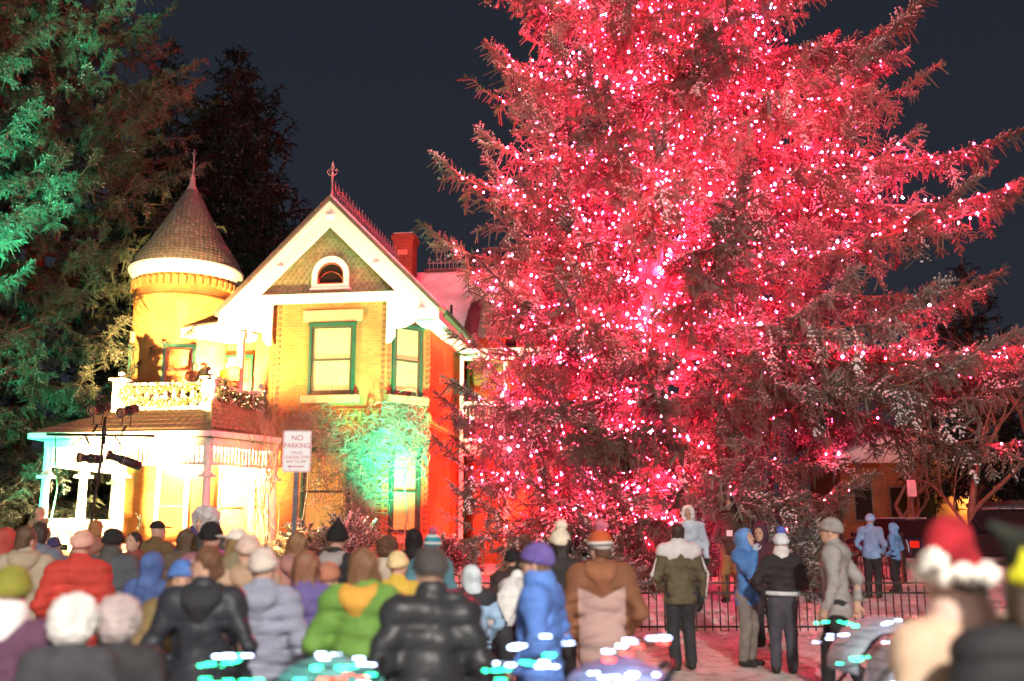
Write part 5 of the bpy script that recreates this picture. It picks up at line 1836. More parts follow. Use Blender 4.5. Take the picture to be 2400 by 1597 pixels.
PSEED = 100
T0_ = math.pi
lightstripe = striped("striped teal knit", [(1.30, (.05, .30, .36)), (1.40, (.55, .6, .6)), (1.43, (.05, .30, .36)), (1.50, (.6, .62, .62)), (1.53, (.05, .30, .36)), (1.62, (.05, .30, .36)), (1.66, (.6, .62, .62)), (1.69, (.05, .30, .36)), (1.74, (.6, .62, .62)), (1.77, (.05, .30, .36)), (1.90, (.5, .1, .15))])
orangeknit = striped("orange striped knit", [(1.55, (.66, .6, .55)), (1.650, (.07, .06, .06)), (1.668, (.70, .64, .6)), (1.686, (.46, .09, .03)), (1.9, (.46, .09, .03))])
G = dict
P_ = [
 # left cluster, from the frame edge towards the sign post
 G(u=12, vtop=1334, Y=4.6, label="child in a mossy green beanie and plum jacket with white collar at the frame edge", jacket="plum", jcol=(.11, .045, .085), hat="beanie", hcol=(.20, .19, .03), collar=(.75, .72, .70), look=.5),
 G(u=8, vtop=1238, Y=11.5, label="person in a red hood and red parka at the frame edge", jacket="red parka", jcol=(.42, .05, .04), hat="hood", hcol=(.45, .08, .06)),
 G(u=98, vtop=1189, Y=22.5, label="person in a beige hood standing beside the left porch column", hood=None, jacket="beige", jcol=(.38, .28, .18), hat="hood", hcol=(.46, .36, .25), base=.62),
 G(u=60, vtop=1236, Y=9.0, label="person with short brown hair and rust red scarf in a beige coat", jacket="sand", hood=(.36, .29, .2), jcol=(.40, .33, .24), hair=(.10, .06, .035), scarf=(.42, .07, .04), look=-.6, turn=.3),
 G(u=92, vtop=1228, Y=10.2, label="dark haired person in a slate blue hooded coat left of the porch column", jacket="slate", jcol=(.14, .17, .22), hair=(.04, .03, .025), hood=(.15, .18, .23)),
 G(u=128, vtop=1262, Y=14.5, label="person in a navy knit hat standing behind the green lit porch rail", jacket="grey blue", jcol=(.2, .23, .3), hat="beanie", hcol=(.05, .05, .13)),
 G(u=192, vtop=1246, Y=8.6, label="person in a bright red down coat with a peach hat", jacket="red down", jcol=(.50, .05, .035), style="puffer", hat="beanie", hcol=(.62, .34, .26), hem=.55, turn=.25),
 G(u=228, vtop=1222, Y=13.0, label="person with ginger hair behind the red down coat", hood=(.3, .14, .1), jacket="clay", jcol=(.35, .17, .12), hair=(.33, .15, .06)),
 G(u=268, vtop=1241, Y=9.6, label="broad man in a black beanie and charcoal coat seen from behind", collar=(.08, .075, .07), jacket="charcoal", jcol=(.085, .095, .11), hat="beanie", hcol=(.018, .017, .018), bulk=1.12),
 G(u=318, vtop=1250, Y=12.0, label="dark haired child in an oxblood coat turned to the camera", jacket="oxblood", jcol=(.22, .06, .05), hair=(.03, .025, .02), turn=T0_ - .4, face=True),
 G(u=368, vtop=1221, Y=13.0, label="man in a black cap and olive brown coat against the bright porch", jacket="olive brown", jcol=(.15, .10, .045), hat="cap", hcol=(.02, .018, .016), look=-.8),
 G(u=350, vtop=1294, Y=8.8, label="child in a royal blue hooded jacket between the charcoal coat and the blue beanie", jacket="royal", jcol=(.07, .12, .30), hat="hood", hcol=(.08, .14, .34)),
 G(u=418, vtop=1318, Y=6.2, label="girl in a bright blue beanie and mustard brown jacket facing the camera", jacket="mustard brown", jcol=(.20, .14, .06), hat="beanie", hcol=(.07, .15, .40), turn=T0_ + .3, face=True, hair=(.12, .07, .04), hairlen=.1, arms=("front", "front")),
 G(u=486, vtop=1284, Y=5.8, label="brown haired woman in a long black coat looking left", hood=(.025, .025, .03), jacket="long black", jcol=(.026, .027, .035), hair=(.12, .055, .03), hem=.5, look=1.2, face=True, rough=.5),
 G(u=430, vtop=1243, Y=10.8, label="person with shaggy brown hair and brown coat in front of the porch door", jacket="brown", jcol=(.12, .08, .05), hair=(.09, .055, .03), hairlen=.05),
 G(u=494, vtop=1187, Y=11.0, label="tall person in a pale grey fur hat above the crowd", jacket="dark tweed", jcol=(.06, .055, .05), hat="fur", hcol=(.52, .47, .46), face=True, turn=T0_ - .5),
 G(u=500, vtop=1228, Y=9.0, label="person in a black knit hat and violet scarf", jacket="mauve", jcol=(.28, .12, .14), hat="beanie", hcol=(.015, .014, .015), scarf=(.32, .10, .42)),
 G(u=465, vtop=1232, Y=12.2, label="person in a deep blue knit hat left of the violet scarf", jacket="indigo", jcol=(.06, .05, .16), hat="beanie", hcol=(.07, .05, .18), hood=(.06, .05, .16)),
 G(u=548, vtop=1239, Y=8.4, label="woman in a white cap with long light brown hair and khaki coat", jacket="khaki", jcol=(.20, .17, .10), hat="cap", hcol=(.70, .62, .54), hair=(.20, .12, .05), hairlen=.22, look=.9, turn=.4),
 G(u=590, vtop=1258, Y=7.6, label="person in a pale pink beanie and tan coat left of the sign post", hood=(.4, .26, .17), jacket="tan", jcol=(.45, .30, .20), hat="beanie", hcol=(.56, .40, .33), look=.4),
 G(u=172, vtop=1394, Y=4.55, label="child in a big white fluffy hat and charcoal coat, front row left", jacket="charcoal wool", jcol=(.05, .05, .055), hat="fur", hcol=(.66, .63, .60)),
 G(u=292, vtop=1396, Y=4.75, label="child in a dusty pink fluffy hat beside the white one", jacket="black wool", jcol=(.035, .033, .036), hat="fur", hcol=(.42, .34, .33)),
 # around the sign post
 G(u=628, vtop=1292, Y=6.3, label="person in a long lavender grey down coat left of the sign post", jacket="lavender grey", jcol=(.27, .28, .36), style="puffer", hem=.5, hat="beanie", hcol=(.55, .46, .40), hood=(.25, .26, .33)),
 G(u=690, vtop=1250, Y=9.5, label="person with light brown hair and a rose jacket directly behind the sign post", jacket="rose", jcol=(.40, .20, .17), hair=(.22, .12, .06), hairlen=.1, hood=(.36, .17, .15)),
 G(u=728, vtop=1296, Y=6.6, label="woman in a deep violet down jacket right of the sign post", jacket="violet", jcol=(.12, .09, .25), style="puffer", hair=(.20, .09, .05), hairlen=.08, hem=.68, arms=("pocket", "down"), glove=(.6, .6, .6)),
 G(u=779, vtop=1214, Y=9.8, label="person in a pointed black hat with grey striped hood on the back", jacket="black parka", jcol=(.028, .026, .028), hat="point", hcol=(.015, .014, .014), hood=(.34, .30, .28), bulk=1.05),
 G(u=842, vtop=1292, Y=6.0, label="person in a bright green quilted jacket with amber hood", jacket="green quilt", jcol=(.13, .26, .05), style="bigpuffer", hem=.62, hair=(.16, .08, .04), hairlen=.03, hood=(.58, .30, .05), bulk=1.08),
 G(u=772, vtop=1322, Y=7.4, label="person in a silver white jacket squeezed behind the green quilted jacket", jacket="silver white", jcol=(.62, .62, .60), hat="beanie", hcol=(.40, .16, .1), arms=("pocket", "down")),
 G(u=902, vtop=1256, Y=11.5, label="person in a brown fur hat in front of the glaring shrub", jacket="cream", jcol=(.60, .50, .38), hat="fur", hcol=(.12, .06, .035)),
 G(u=935, vtop=1296, Y=8.2, label="child in a pale yellow beanie and yellow jacket", jacket="yellow", jcol=(.60, .40, .06), hat="beanie", hcol=(.68, .52, .27)),
 G(u=970, vtop=1240, Y=12.5, label="person in a narrow black hood near the house corner", jacket="black hooded", jcol=(.02, .018, .018), hat="hood", hcol=(.018, .016, .016)),
 G(u=1006, vtop=1236, Y=11.2, label="person in a teal and white striped knit hat and scarf", jacket="teal", jcol=(.10, .25, .30), hat="pompom", hmat=lightstripe, scarf=lightstripe, extra=(.5, .12, .18)),
 G(u=1008, vtop=1288, Y=5.3, label="broad man in a dark beanie and black quilted leather jacket, centre front", jacket="black quilted", jcol=(.028, .028, .031), style="bigpuffer", hat="beanie", hcol=(.055, .048, .045), bulk=1.06, rough=.42, hem=.80, legs=(.05, .06, .12)),
 G(u=1112, vtop=1320, Y=8.8, label="child in a sky blue jacket with a dark yoke bending near the fence", jacket="sky blue", jcol=(.30, .45, .62), hat="hood", hcol=(.55, .62, .66), lean=.25, yoke=(.03, .03, .035)),
 G(u=1172, vtop=1303, Y=9.6, label="person in a white fleece jacket bending over with black trousers", jacket="white fleece", jcol=(.72, .70, .68), hair=(.02, .018, .018), lean=.55, look=-.9, turn=-.9, arms=("front", "front"), hem=.95, legs=(.035, .035, .04), yoke=None),
 G(u=1205, vtop=1289, Y=10.4, label="person in a black beanie right behind the white fleece jacket", jacket="black brown", jcol=(.05, .03, .03), hat="beanie", hcol=(.015, .012, .012), hem=.7, legs=(.06, .045, .05)),
 G(u=1268, vtop=1277, Y=6.4, label="woman in a purple beanie and cobalt blue coat striding left", collar=(.10, .21, .56), jacket="cobalt", jcol=(.09, .19, .52), hat="beanie", hcol=(.13, .09, .30), turn=R(72), arms=("pocket", "pocket"), stride=.8, face=True, hem=.62, legs=(.08, .16, .42), bulk=1.08, hair=(.18, .1, .06)),
 G(u=1301, vtop=1222, Y=9.4, label="person in a cream pompom hat and black coat", jacket="black wool coat", jcol=(.03, .026, .026), hat="pompom", hcol=(.68, .58, .44), extra=(.72, .62, .5), hair=(.03, .02, .02), hairlen=.05),
 G(u=1414, vtop=1220, Y=7.9, label="man in an orange striped pompom hat and rust brown hooded jacket", jacket="rust brown", jcol=(.20, .085, .045), hat="pompom", hmat=orangeknit, extra=(.5, .45, .42), hood=(.26, .10, .05), look=.5, hem=.72, legs=(.12, .10, .10), bulk=1.08, arms=("down", "pocket"), hair=(.1, .05, .03), jmat="rust"),
 # by the fence
 G(u=1592, vtop=1229, Y=12.8, label="man in an olive jacket with white shoulders standing at the fence", jacket="olive", jcol=(.115, .095, .055), yoke=(.66, .62, .62), hair=(.045, .022, .018), hem=.78, legs=(.04, .035, .04), arms=("pocket", "down"), bulk=1.05, stride=.12),
 G(u=1616, vtop=1185, Y=17.4, label="woman in a white furry hood and ice blue parka facing the camera behind the fence", jacket="ice blue", jcol=(.52, .60, .70), hat="hood", hcol=(.72, .72, .74), extra=(.78, .76, .75), turn=T0_ - .3, face=True, hem=.72, arms=("down", "down")),
 G(u=1708, vtop=1166, Y=18.6, label="tall man in a dark brown coat with a white paper tag under the branches", jacket="dark brown", jcol=(.07, .04, .03), hat="hood", hcol=(.045, .022, .018), turn=T0_ - .5, tag_paper=True, hem=.78, legs=(.26, .15, .06), tall=1.88, arms=("down", "pocket"), stride=.2),
 G(u=1742, vtop=1234, Y=13.0, label="boy in a blue hooded jacket and striped grey trousers looking up", jacket="azure", jcol=(.08, .20, .47), hat="hood", hcol=(.12, .26, .55), turn=T0_ + .9, tilt=.25, face=True, hem=.76, legs=(.20, .17, .15), arms=("down", "face"), tall=1.66, glove=(.4, .42, .5)),
 G(u=1786, vtop=1228, Y=15.4, label="person in a maroon hood in the shade behind the blue hooded boy", jacket="maroon", jcol=(.09, .03, .045), hat="hood", hcol=(.07, .03, .05), turn=T0_ - .6, face=True),
 G(u=1822, vtop=1235, Y=12.4, label="person in a white hat with blue pompom and short black down jacket", jacket="short black down", jcol=(.03, .026, .026), style="puffer", hat="pompom", hcol=(.66, .66, .68), extra=(.10, .16, .55), collar=(.72, .66, .62), hem=.98, belt=(.6, .6, .6), legs=(.06, .06, .075), arms=("hip", "front"), turn=-.2),
 G(u=1952, vtop=1218, Y=10.8, label="tall man in a grey parka and black trousers striding past the fence", hood=(.28, .26, .25), jacket="ash grey", jcol=(.30, .28, .27), hat="beanie", hcol=(.30, .27, .25), stride=.55, turn=R(60), hem=.76, legs=(.022, .02, .022), arms=("down", "swing"), face=True, glove=(.5, .3, .22)),
 G(u=2036, vtop=1206, Y=19.5, label="person in a pale blue ski jacket in front of the parked car", jacket="pale blue ski", jcol=(.24, .38, .62), hat="beanie", hcol=(.3, .45, .7), turn=-.6),
 G(u=2092, vtop=1226, Y=21.0, label="person in a bright blue jacket further right by the parked car", jacket="bright blue", jcol=(.16, .34, .62), hat="hood", hcol=(.2, .4, .7), turn=.8),
 # right foreground
 G(u=2262, vtop=1252, Y=3.3, label="person in a red fur brimmed santa hat, peach scarf and cream coat at the right", jacket="cream wool", jcol=(.52, .36, .25), hat="santa", hcol=(.30, .012, .02), collar=(.68, .46, .38), scarf=(.62, .42, .34), turn=.25, look=.5, bulk=1.1, hair=(.04, .025, .02)),
 G(u=2398, vtop=1208, Y=2.9, label="person in a black jester hat with yellow triangles at the right frame edge", jacket="black down", jcol=(.02, .02, .022), hat="jester", hcol=(.018, .02, .014), style="puffer", bulk=1.0, look=-.25, hair=(.06, .04, .03), hairlen=.12),
]
rustk = NT("rust jacket with pink back", (.2, .08, .05), .85, spec=.3)
_v = rustk.coord("Object"); _s = rustk.n("ShaderNodeSeparateXYZ"); rustk.l(_v, _s.inputs[0])
_bk = rustk.math("MULTIPLY", rustk.math("LESS_THAN", rustk.math("ABSOLUTE", _s.outputs["X"]), .19), rustk.math("MULTIPLY", rustk.math("LESS_THAN", _s.outputs["Y"], -.02), rustk.math("LESS_THAN", rustk.math("SUBTRACT", _s.outputs["Z"], rustk.math("MULTIPLY", rustk.math("ABSOLUTE", _s.outputs["X"]), .5)), 1.24)))
rustk.base(rustk.mix(_bk, rustk.ramp(rustk.noise(_v, 6, 4), [(.3, (.15, .06, .03)), (.7, (.24, .10, .05))]), (.42, .27, .24)))
for q in P_:
    if q.get("jmat") == "rust":
        q["jmat"] = rustk.m
    person(**q)
# musicians on the balcony
bz = ZB
for (x, y, lab, kw) in ((-4.05, .35, "musician in a russet coat at the left of the balcony", G(jacket="russet", jcol=(.30, .10, .05), hair=(.16, .08, .04), turn=T0_ - TH + .3)),
                        (-3.65, .25, "musician in a brown jacket bent over an instrument on the balcony", G(jacket="cocoa", jcol=(.22, .11, .06), hat="cap", hcol=(.3, .16, .08), lean=.3, turn=T0_ - TH - .2, arms=("front", "front"))),
                        (-2.75 - .2, .1, "musician in a yellow pullover singing on the balcony", G(jacket="yellow pullover", jcol=(.55, .38, .03), hair=(.2, .07, .03), turn=T0_ - TH, arms=("front", "pocket"))),
                        (-2.62, -.25, "musician in a white hat and auburn coat at the right of the balcony", G(jacket="auburn", jcol=(.30, .09, .04), hat="fur", hcol=(.7, .66, .6), turn=T0_ - TH - .4, arms=("front", "front")))):
    wx, wy, _ = hw(x, y, 0)
    person(500, 800, 28, lab, xy=(wx, wy), base=bz, tall=1.68, face=False, group="musicians on the balcony", **kw)

# ------------------------------------------------------------------ iron fences
def picket(mb, h):
    mb.box(-.009, -.009, 0, .009, .009, h - .09)
    mb.lathe([(.012, h - .09), (.024, h - .075), (.012, h - .06), (.022, h - .035), (.001, h)], 6)
    return mb
def iron_fence(label, a, b, h, n, posts):
    a = Vector(a); b = Vector(b); d = b - a; az = math.atan2(d.y, d.x)
    g0 = .13
    root = empty("iron_fence", (a.x, a.y, g0), az, label, "fence")
    L = d.length
    meshes = {}
    for i in range(n):
        x = L * (i + .5) / n
        k = i % 2
        if k not in meshes:
            o = picket(MB(), h if k else h - .17).build("picket", M["iron"], root); meshes[k] = o.data
        else:
            o = link("picket", meshes[k], root)
        o.location = (x, 0, .03)
    for z in (.08, h - .27, h - .12):
        MB().box(0, -.014, z, L, .014, z + .028).build("rail", M["iron"], root)
    for x in posts:
        mb = MB(); mb.box(x - .045, -.045, -.1, x + .045, .045, h - .06)
        mb.lathe([(.07, h - .06), (.085, h - .03), (.085, h + .02), (.05, h + .04), (.035, h + .06), (.06, h + .09), (.075, h + .13), (.06, h + .17), (.01, h + .195)], 12, (x, 0, 0))
        mb.build("post", M["iron"], root)
    return root
iron_fence("low black iron fence with pointed pickets running across in front of the lit spruce", (-1.5, 16.0), (6.62, 16.0), .86, 66, (0, 8.12))
f2 = iron_fence("second black iron fence receding up the snowy bank on the right", (8.9, 23.2), (6.7, 30.5), .95, 56, (0,))
f2.location.z = .52

# ------------------------------------------------------------------ NO PARKING sign
SX, SY = -2.45, 11.4
sg = empty("parking_sign", (SX, SY, gz(SX, SY)), R(2), "white no parking sign with red lettering on a black perforated post in the crowd", "sign")
zc = 2.565 - gz(SX, SY)
mb = MB()
mb.box(-.027, -.027, -.2, .027, .027, zc + .05)
po = mb.build("post", M["galv"], sg, bevel=.004)
mb = MB()
for i in range(42):
    z = .35 + i * .05
    if z < zc - .26:
        mb.lathe([(.008, -.001), (.008, .001)], 8, (0, -.0285, z), Matrix.Rotation(R(90), 3, "X"))
mb.build("post_holes", M["black"], po)
def rrect(w, h, r, n=5):
    pts = []
    for cx, cy, a0 in ((w / 2 - r, h / 2 - r, 0), (-w / 2 + r, h / 2 - r, 90), (-w / 2 + r, -h / 2 + r, 180), (w / 2 - r, -h / 2 + r, 270)):
        for i in range(n + 1):
            a = R(a0 + 90 * i / n); pts.append((cx + r * math.cos(a), cy + r * math.sin(a)))
    return pts
pl_ = MB().prism([(x, z + zc) for x, z in rrect(.318, .47, .025)], "y", -.036, -.030).build("panel", M["paper"], sg)
mb = MB(); ring(mb, [(x, z + zc) for x, z in rrect(.304, .456, .022)], [(x, z + zc) for x, z in rrect(.294, .446, .018)], -.0385, -.0345); mb.build("border", M["signred"], pl_)
for (tx_, sz_, dz, sq) in (("NO", .088, .150, .95), ("PARKING", .082, .062, .86), ("TRUCK", .043, -.018, .95), ("LOADING ZONE", .043, -.068, .86), ("8AM TO 6PM", .043, -.118, .92)):
    text_mesh("lettering", tx_, sz_, M["signred"], pl_, (0, -.0365, zc + dz), (R(90), 0, 0), .0012, squeeze=sq)
mb = MB(); mb.prism([(-.10, zc - .172), (-.068, zc - .156), (-.068, zc - .167), (.09, zc - .167), (.09, zc - .177), (-.068, zc - .177), (-.068, zc - .188)], "y", -.0385, -.0345); mb.build("arrow", M["signred"], pl_)

# ------------------------------------------------------------------ stage light stand and its lanterns
LX, LY = -8.2, 20.0
stn = empty("light_stand", (LX, LY, gz(LX, LY)), 0, "tall black lighting stand with a crossbar in front of the porch", "lighting stand")
g = gz(LX, LY)
mb = MB(); mb.tube([(-.22, 0, .1), (-.03, 0, 2.6), (.0, 0, 3.95 - g)], .03, 8); mb.lathe([(.045, 3.4 - g), (.05, 3.7 - g), (.045, 3.72 - g)], 10, (-.0, 0, 0)); mb.build("mast", M["black"], stn, True)
mb = MB(); mb.tube([(-1.15, 0, 3.60 - g), (1.02, 0, 3.57 - g)], .028, 8); mb.build("crossbar", M["black"], stn, True)
for a in (90, 210, 330):
    MB().tube([(-.2, 0, .9), (-.2 + .7 * math.cos(R(a)), .7 * math.sin(R(a)), 0)], .02, 6).build("leg", M["black"], stn)
M["greencable"] = noisy_mat("green cable", (.02, .30, .16), (.03, .36, .2), 6, .5)
mb = MB(); mb.tube([(-.95, -.04, 3.55 - g), (-.9, -.06, 3.1 - g), (-.82, -.05, 2.5 - g), (-.88, -.05, 2.0 - g), (-1.0, -.05, 1.5 - g), (-1.15, -.1, 1.0 - g)], .012, 6); mb.build("cable", M["greencable"], stn, True)
for k in range(3):
    mb = MB(); mb.tube([(-.5 + .4 * k + .12 * math.sin(q * 1.1), -.06, 3.55 - g - .16 * math.sin(q * .45)) for q in range(8)], .01, 5); mb.build("cable", M["black"], stn, True)
M["lanternlens"] = emit_mat("lantern lens", (1, .82, .6), 3.0, False)
def stage_light(label, x, z, d, L, zbar):
    o = empty("stage_light", (LX + x, LY, z), 0, label, "stage light", "stage lights on the stand")
    q = Vector(d).to_track_quat("Z", "Y").to_matrix()
    def T(mb):
        mb.v = [tuple(q @ Vector(v)) for v in mb.v]; return mb
    T(MB().lathe([(.04, -L), (.095, -L + .03), (.10, -L * .35), (.075, -L * .3), (.075, -.05), (.10, -.02), (.105, .05), (.085, .05), (.08, .0)], 18)).build("barrel", M["black"], o, True)
    T(MB().lathe([(.001, .012), (.078, .012), (.075, .016), (.001, .022)], 18)).build("lens", M["lanternlens"], o, True)
    mb = MB()
    for s in (-1, 1):
        mb.box(s * .12 - .004, -.1, -L * .3 - .1, s * .12 + .004, .1, -L * .3 - .095)
    for i in range(8):
        a = i * math.pi / 4
        mb.lathe([(.012, -.004), (.012, .004)], 6, (.101 * math.cos(a), .101 * math.sin(a), -L * .5))
    T(mb).build("cap_screws", M["copper"], o)
    c = q @ Vector((0, 0, -L * .35)); top = Vector((0, 0, zbar - z))
    mb = MB()
    for s in (-1, 1):
        p = c + (q @ Vector((s * .125, 0, 0)))
        mb.bar(p, (p.x * .9, p.y, top.z * .6), .012, .03)
    mb.bar((-.12 + c.x * .9, c.y, top.z * .6), (.12 + c.x * .9, c.y, top.z * .6), .03, .012)
    mb.bar((c.x * .9, c.y, top.z * .6), (c.x * .4, 0, top.z), .03)
    mb.build("yoke", M["black"], o)
    T(MB().box(-.1, -.1, .052, .1, .1, .058) if False else MB().lathe([(.112, .03), (.112, .055), (.098, .055), (.098, .03)], 18)).build("gel_frame", M["copper"], o, True)
stage_light("stage light on the upper left of the stand, lens glowing", -.25, 4.08, (-.45, -1, -.35), .42, 3.63)
stage_light("stage light on the upper right of the stand, beside the mast top", .33, 4.04, (-.45, -1, -.35), .42, 3.61)
stage_light("stage light hanging low on the left of the mast", -.42, 3.13, (-.8, -.8, .05), .45, 3.58)
stage_light("long barrelled stage light hanging low on the right of the mast", .14, 3.18, (-.95, -.35, .35), .66, 3.56)

# ------------------------------------------------------------------ back fence, far building, carport, small far sign
bf = empty("board_fence", (-18.5, 35, gz(-18.5, 35)), 0, "grey board fence behind the porch, tinted green", "fence")
MB().box(0, -.02, .1, 9.5, .02, 1.75).build("boards", M["wood"], bf)
mb = MB(); mb.box(0, -.06, 1.78, 9.5, .06, 1.86); mb.box(0, -.05, .05, 9.5, .05, .1); mb.build("rail", M["wood"], bf)
for i in range(6):
    MB().box(i * 1.88 - .06, -.08, 0, i * 1.88 + .06, .08, 2.0).build("post", M["wood"], bf)
mb = MB()
for i in range(24):
    mb.box(.35 + i * .38, -.026, 1.35, .58 + i * .38, -.021, 1.55)
mb.build("lattice_hole", M["black"], bf)

bb = empty("brick_building", (21.6, 52, gz(21.6, 52)), R(-4), "distant yellow lit brick building beyond the parked cars", "building")
MB().box(-4.5, 0, -.5, 3.6, 7, 4.6).build("wall", M["brick_far"], bb)
MB().prism([(-4.9, 4.6), (4.0, 4.6), (4.0, 4.8), (-.4, 6.6), (-4.9, 4.8)], "y", -.4, 7.4).build("roof", M["roofsnow"], bb)
for x in (2.05, 2.75):
    f_ = MB().box(x - .22, -.05, .5, x + .22, .02, 2.2).build("window", M["wood"], bb)
    MB().box(x - .16, -.06, .55, x + .16, -.052, 2.14).build("pane", M["glassdark"], f_)
for x in (-3.4, -1.6, -.2):
    f_ = MB().box(x - .5, -.05, 1.6, x + .5, .02, 3.4).build("window", M["wood"], bb)
    MB().box(x - .42, -.06, 1.68, x + .42, -.052, 3.32).build("pane", M["glassdark"], f_)
wl = MB().lathe([(.06, 0), (.14, .05), (.14, .25), (.03, .3)], 12, (1.9, -.25, 2.7)).build("wall_lamp", M["lens_warm"], bb, True)
lamp("wall_lamp_light", "POINT", (21.6 + 1.9, 51.3, gz(21.6, 52) + 2.6), 420, (1, .55, .16), size=.15)
cp = empty("carport", (23.0, 42, gz(23, 42)), 0, "low dark flat roofed shelter at the right frame edge", "shelter")
MB().box(-3.2, -2, 2.05, 4, 2, 2.25).build("roof", M["roof"], cp)
for x in (-2.9, 0, 3.6):
    for y in (-1.8, 1.8):
        MB().box(x - .07, y - .07, -.2, x + .07, y + .07, 2.05).build("post", M["wood"], cp)
ss = empty("street_sign", (13.5, 34, gz(13.5, 34)), 0, "small white sign on a thin post in front of the yellow building", "sign")
MB().lathe([(.03, -.2), (.03, 2.75)], 8).build("post", M["galv"], ss, True)
MB().box(-.15, -.05, 2.2, .15, -.032, 2.75).build("panel", M["paper"], ss, bevel=.004)

# ------------------------------------------------------------------ parked cars
M["carblue"] = principled("dark blue car paint", (.025, .035, .06), .22, .3, spec=.6)
M["carblack"] = principled("black car paint", (.014, .014, .016), .2, .2, spec=.6)
M["tail"] = principled("red tail lamp", (.45, .02, .01), .2, emit=(1, .05, .02), estr=.25)
M["headlamp"] = principled("clear lamp", (.6, .6, .62), .1)
def car(label, loc, rz, paint, L, W, H, suv):
    o = empty("parked_car", (loc[0], loc[1], gz(*loc)), rz, label, "car", "parked cars")
    h = L / 2
    zb = .28; zs = H * (.58 if suv else .60)
    low = [(-h, zb + .12), (-h + .05, zs - .02), (-h + .3, zs), (h * .42, zs), (h - .15, zs - .14), (h, zs - .3), (h, zb + .05), (h - .15, zb), (-h + .15, zb)]
    def pr(pts, w0, w1=None):
        mb = MB(); n = len(pts); w1 = w1 or [w0] * n
        vs = [(p[0], -w / 2, p[1]) for p, w in zip(pts, w1)] + [(p[0], w / 2, p[1]) for p, w in zip(pts, w1)]
        fs = [tuple(range(n)), tuple(range(2 * n - 1, n - 1, -1))] + [(i, i + n, (i + 1) % n + n, (i + 1) % n) for i in range(n)]
        return mb.add(vs, fs)
    body = pr(low, W, [W * .95, W, W, W, W * .97, W * .92, W * .9, W * .94, W * .94]).build("body", M[paint], o, bevel=.05)
    if suv:
        top = [(-h + .12, zs - .01), (-h + .28, H - .06), (-h + .5, H), (h * .22, H), (h * .42, zs - .01)]
    else:
        top = [(-h + .35, zs - .01), (-h + 1.05, H - .05), (-h + 1.3, H), (h * .12, H), (h * .46, zs - .01)]
    cab = pr(top, W, [W * .97, W * .8, W * .78, W * .78, W * .95]).build("cabin", M[paint], o, bevel=.04)
    # windows, slightly proud
    def quad(name, pts):
        me = bpy.data.meshes.new(name); me.from_pydata(pts, [], [(0, 1, 2, 3)]); me.update(); auto_uv(me); me.materials.append(M["glassdark"])
        ob = link(name, me, cab); sm = ob.modifiers.new("solid", "SOLIDIFY"); sm.thickness = .012; sm.offset = 0
    def lerp(a, b, t): return tuple(a[i] + (b[i] - a[i]) * t for i in range(3))
    A, B_, C2, D_, E_ = [(p[0], p[1]) for p in top]
    wA, wB, wE, wD = W * .97 / 2, W * .8 / 2, W * .95 / 2, W * .78 / 2
    def face(p0, p1, p2, p3, n, e=.012):
        ps = [p0, p1, p2, p3]
        c = [sum(p[i] for p in ps) / 4 for i in range(3)]
        return [tuple(c[i] + (p[i] - c[i]) * .86 + n[i] * e for i in range(3)) for p in ps]
    quad("window", face((A[0], -wA, A[1]), (A[0], wA, A[1]), (B_[0], wB, B_[1]), (B_[0], -wB, B_[1]), (-1, 0, .2)))
    quad("window", face((E_[0], wE, E_[1]), (E_[0], -wE, E_[1]), (D_[0], -wD, D_[1]), (D_[0], wD, D_[1]), (1, 0, .5)))
    for s in (-1, 1):
        m0, m1 = (A[0] + E_[0]) / 2, (C2[0] + D_[0]) / 2
        for (x0, x1, x2, x3) in ((A[0] + .12, m0 - .04, m1 - .04, B_[0] + .12), (m0 + .04, E_[0] - .12, D_[0] - .02, m1 + .04)):
            quad("window", face((x0, s * wA, zs + .03), (x1, s * wE, zs + .03), (x2, s * wD, H - .05), (x3, s * wB, H - .05), (0, s, .3), .022))
    for x in (-h + .85, h - .85):
        for s in (-1, 1):
            Mx = Matrix.Rotation(R(90), 3, "X")
            r = .36 if suv else .32
            w_ = MB().lathe([(r * .62, -.1), (r * .92, -.11), (r, -.07), (r, .07), (r * .92, .11), (r * .62, .1)], 22, (x, s * (W / 2 - .09), r), Mx).build("wheel", M["rubber"], o, True)
            MB().lathe([(.04, -.112), (r * .3, -.118), (r * .6, -.105), (r * .6, .105), (r * .3, .118), (.04, .112)], 14, (x, s * (W / 2 - .09), r), Mx).build("rim", M["chrome"], w_, True)
    for s in (-1, 1):
        MB().box(-h - .012, s * W * .36 - .14, zs - .28, -h + .05, s * W * .36 + .14, zs - .08).build("tail_light", M["tail"], o, bevel=.02)
        MB().box(h - .06, s * W * .34 - .16, zs - .36, h + .012, s * W * .34 + .16, zs - .22).build("headlight", M["headlamp"], o, bevel=.02)
        MB().box(h * .36, s * (W / 2 + .02) - .06, zs + .02, h * .44, s * (W / 2 + .02) + .06, zs + .16).build("mirror", M[paint], o, bevel=.02)
    MB().box(-h - .06, -W * .46, zb + .05, -h + .1, W * .46, zb + .25).build("bumper", M["black"], o, bevel=.03)
    MB().box(-h - .03, -.26, zs - .32, -h - .012, .26, zs - .16).build("number_plate", M["paper"], o)
    if suv:
        mb = MB()
        for s in (-1, 1):
            mb.bar((-h + .5, s * W * .34, H + .08), (h * .2, s * W * .34, H + .08), .04)
            for x in (-h + .6, 0, h * .16):
                mb.bar((x, s * W * .34, H), (x, s * W * .34, H + .08), .04)
        for x in (-h + .9, -.1):
            mb.bar((x, -W * .36, H + .12), (x, W * .36, H + .12), .05)
        mb.build("roof_rack", M["chrome"], o)
    mb = MB(); mb.box(top[2][0] + .1, -W * .33, H + .003, top[3][0] - .1, W * .33, H + .035); mb.build("roof_snow", M["snow"], o, bevel=.015)
    return o
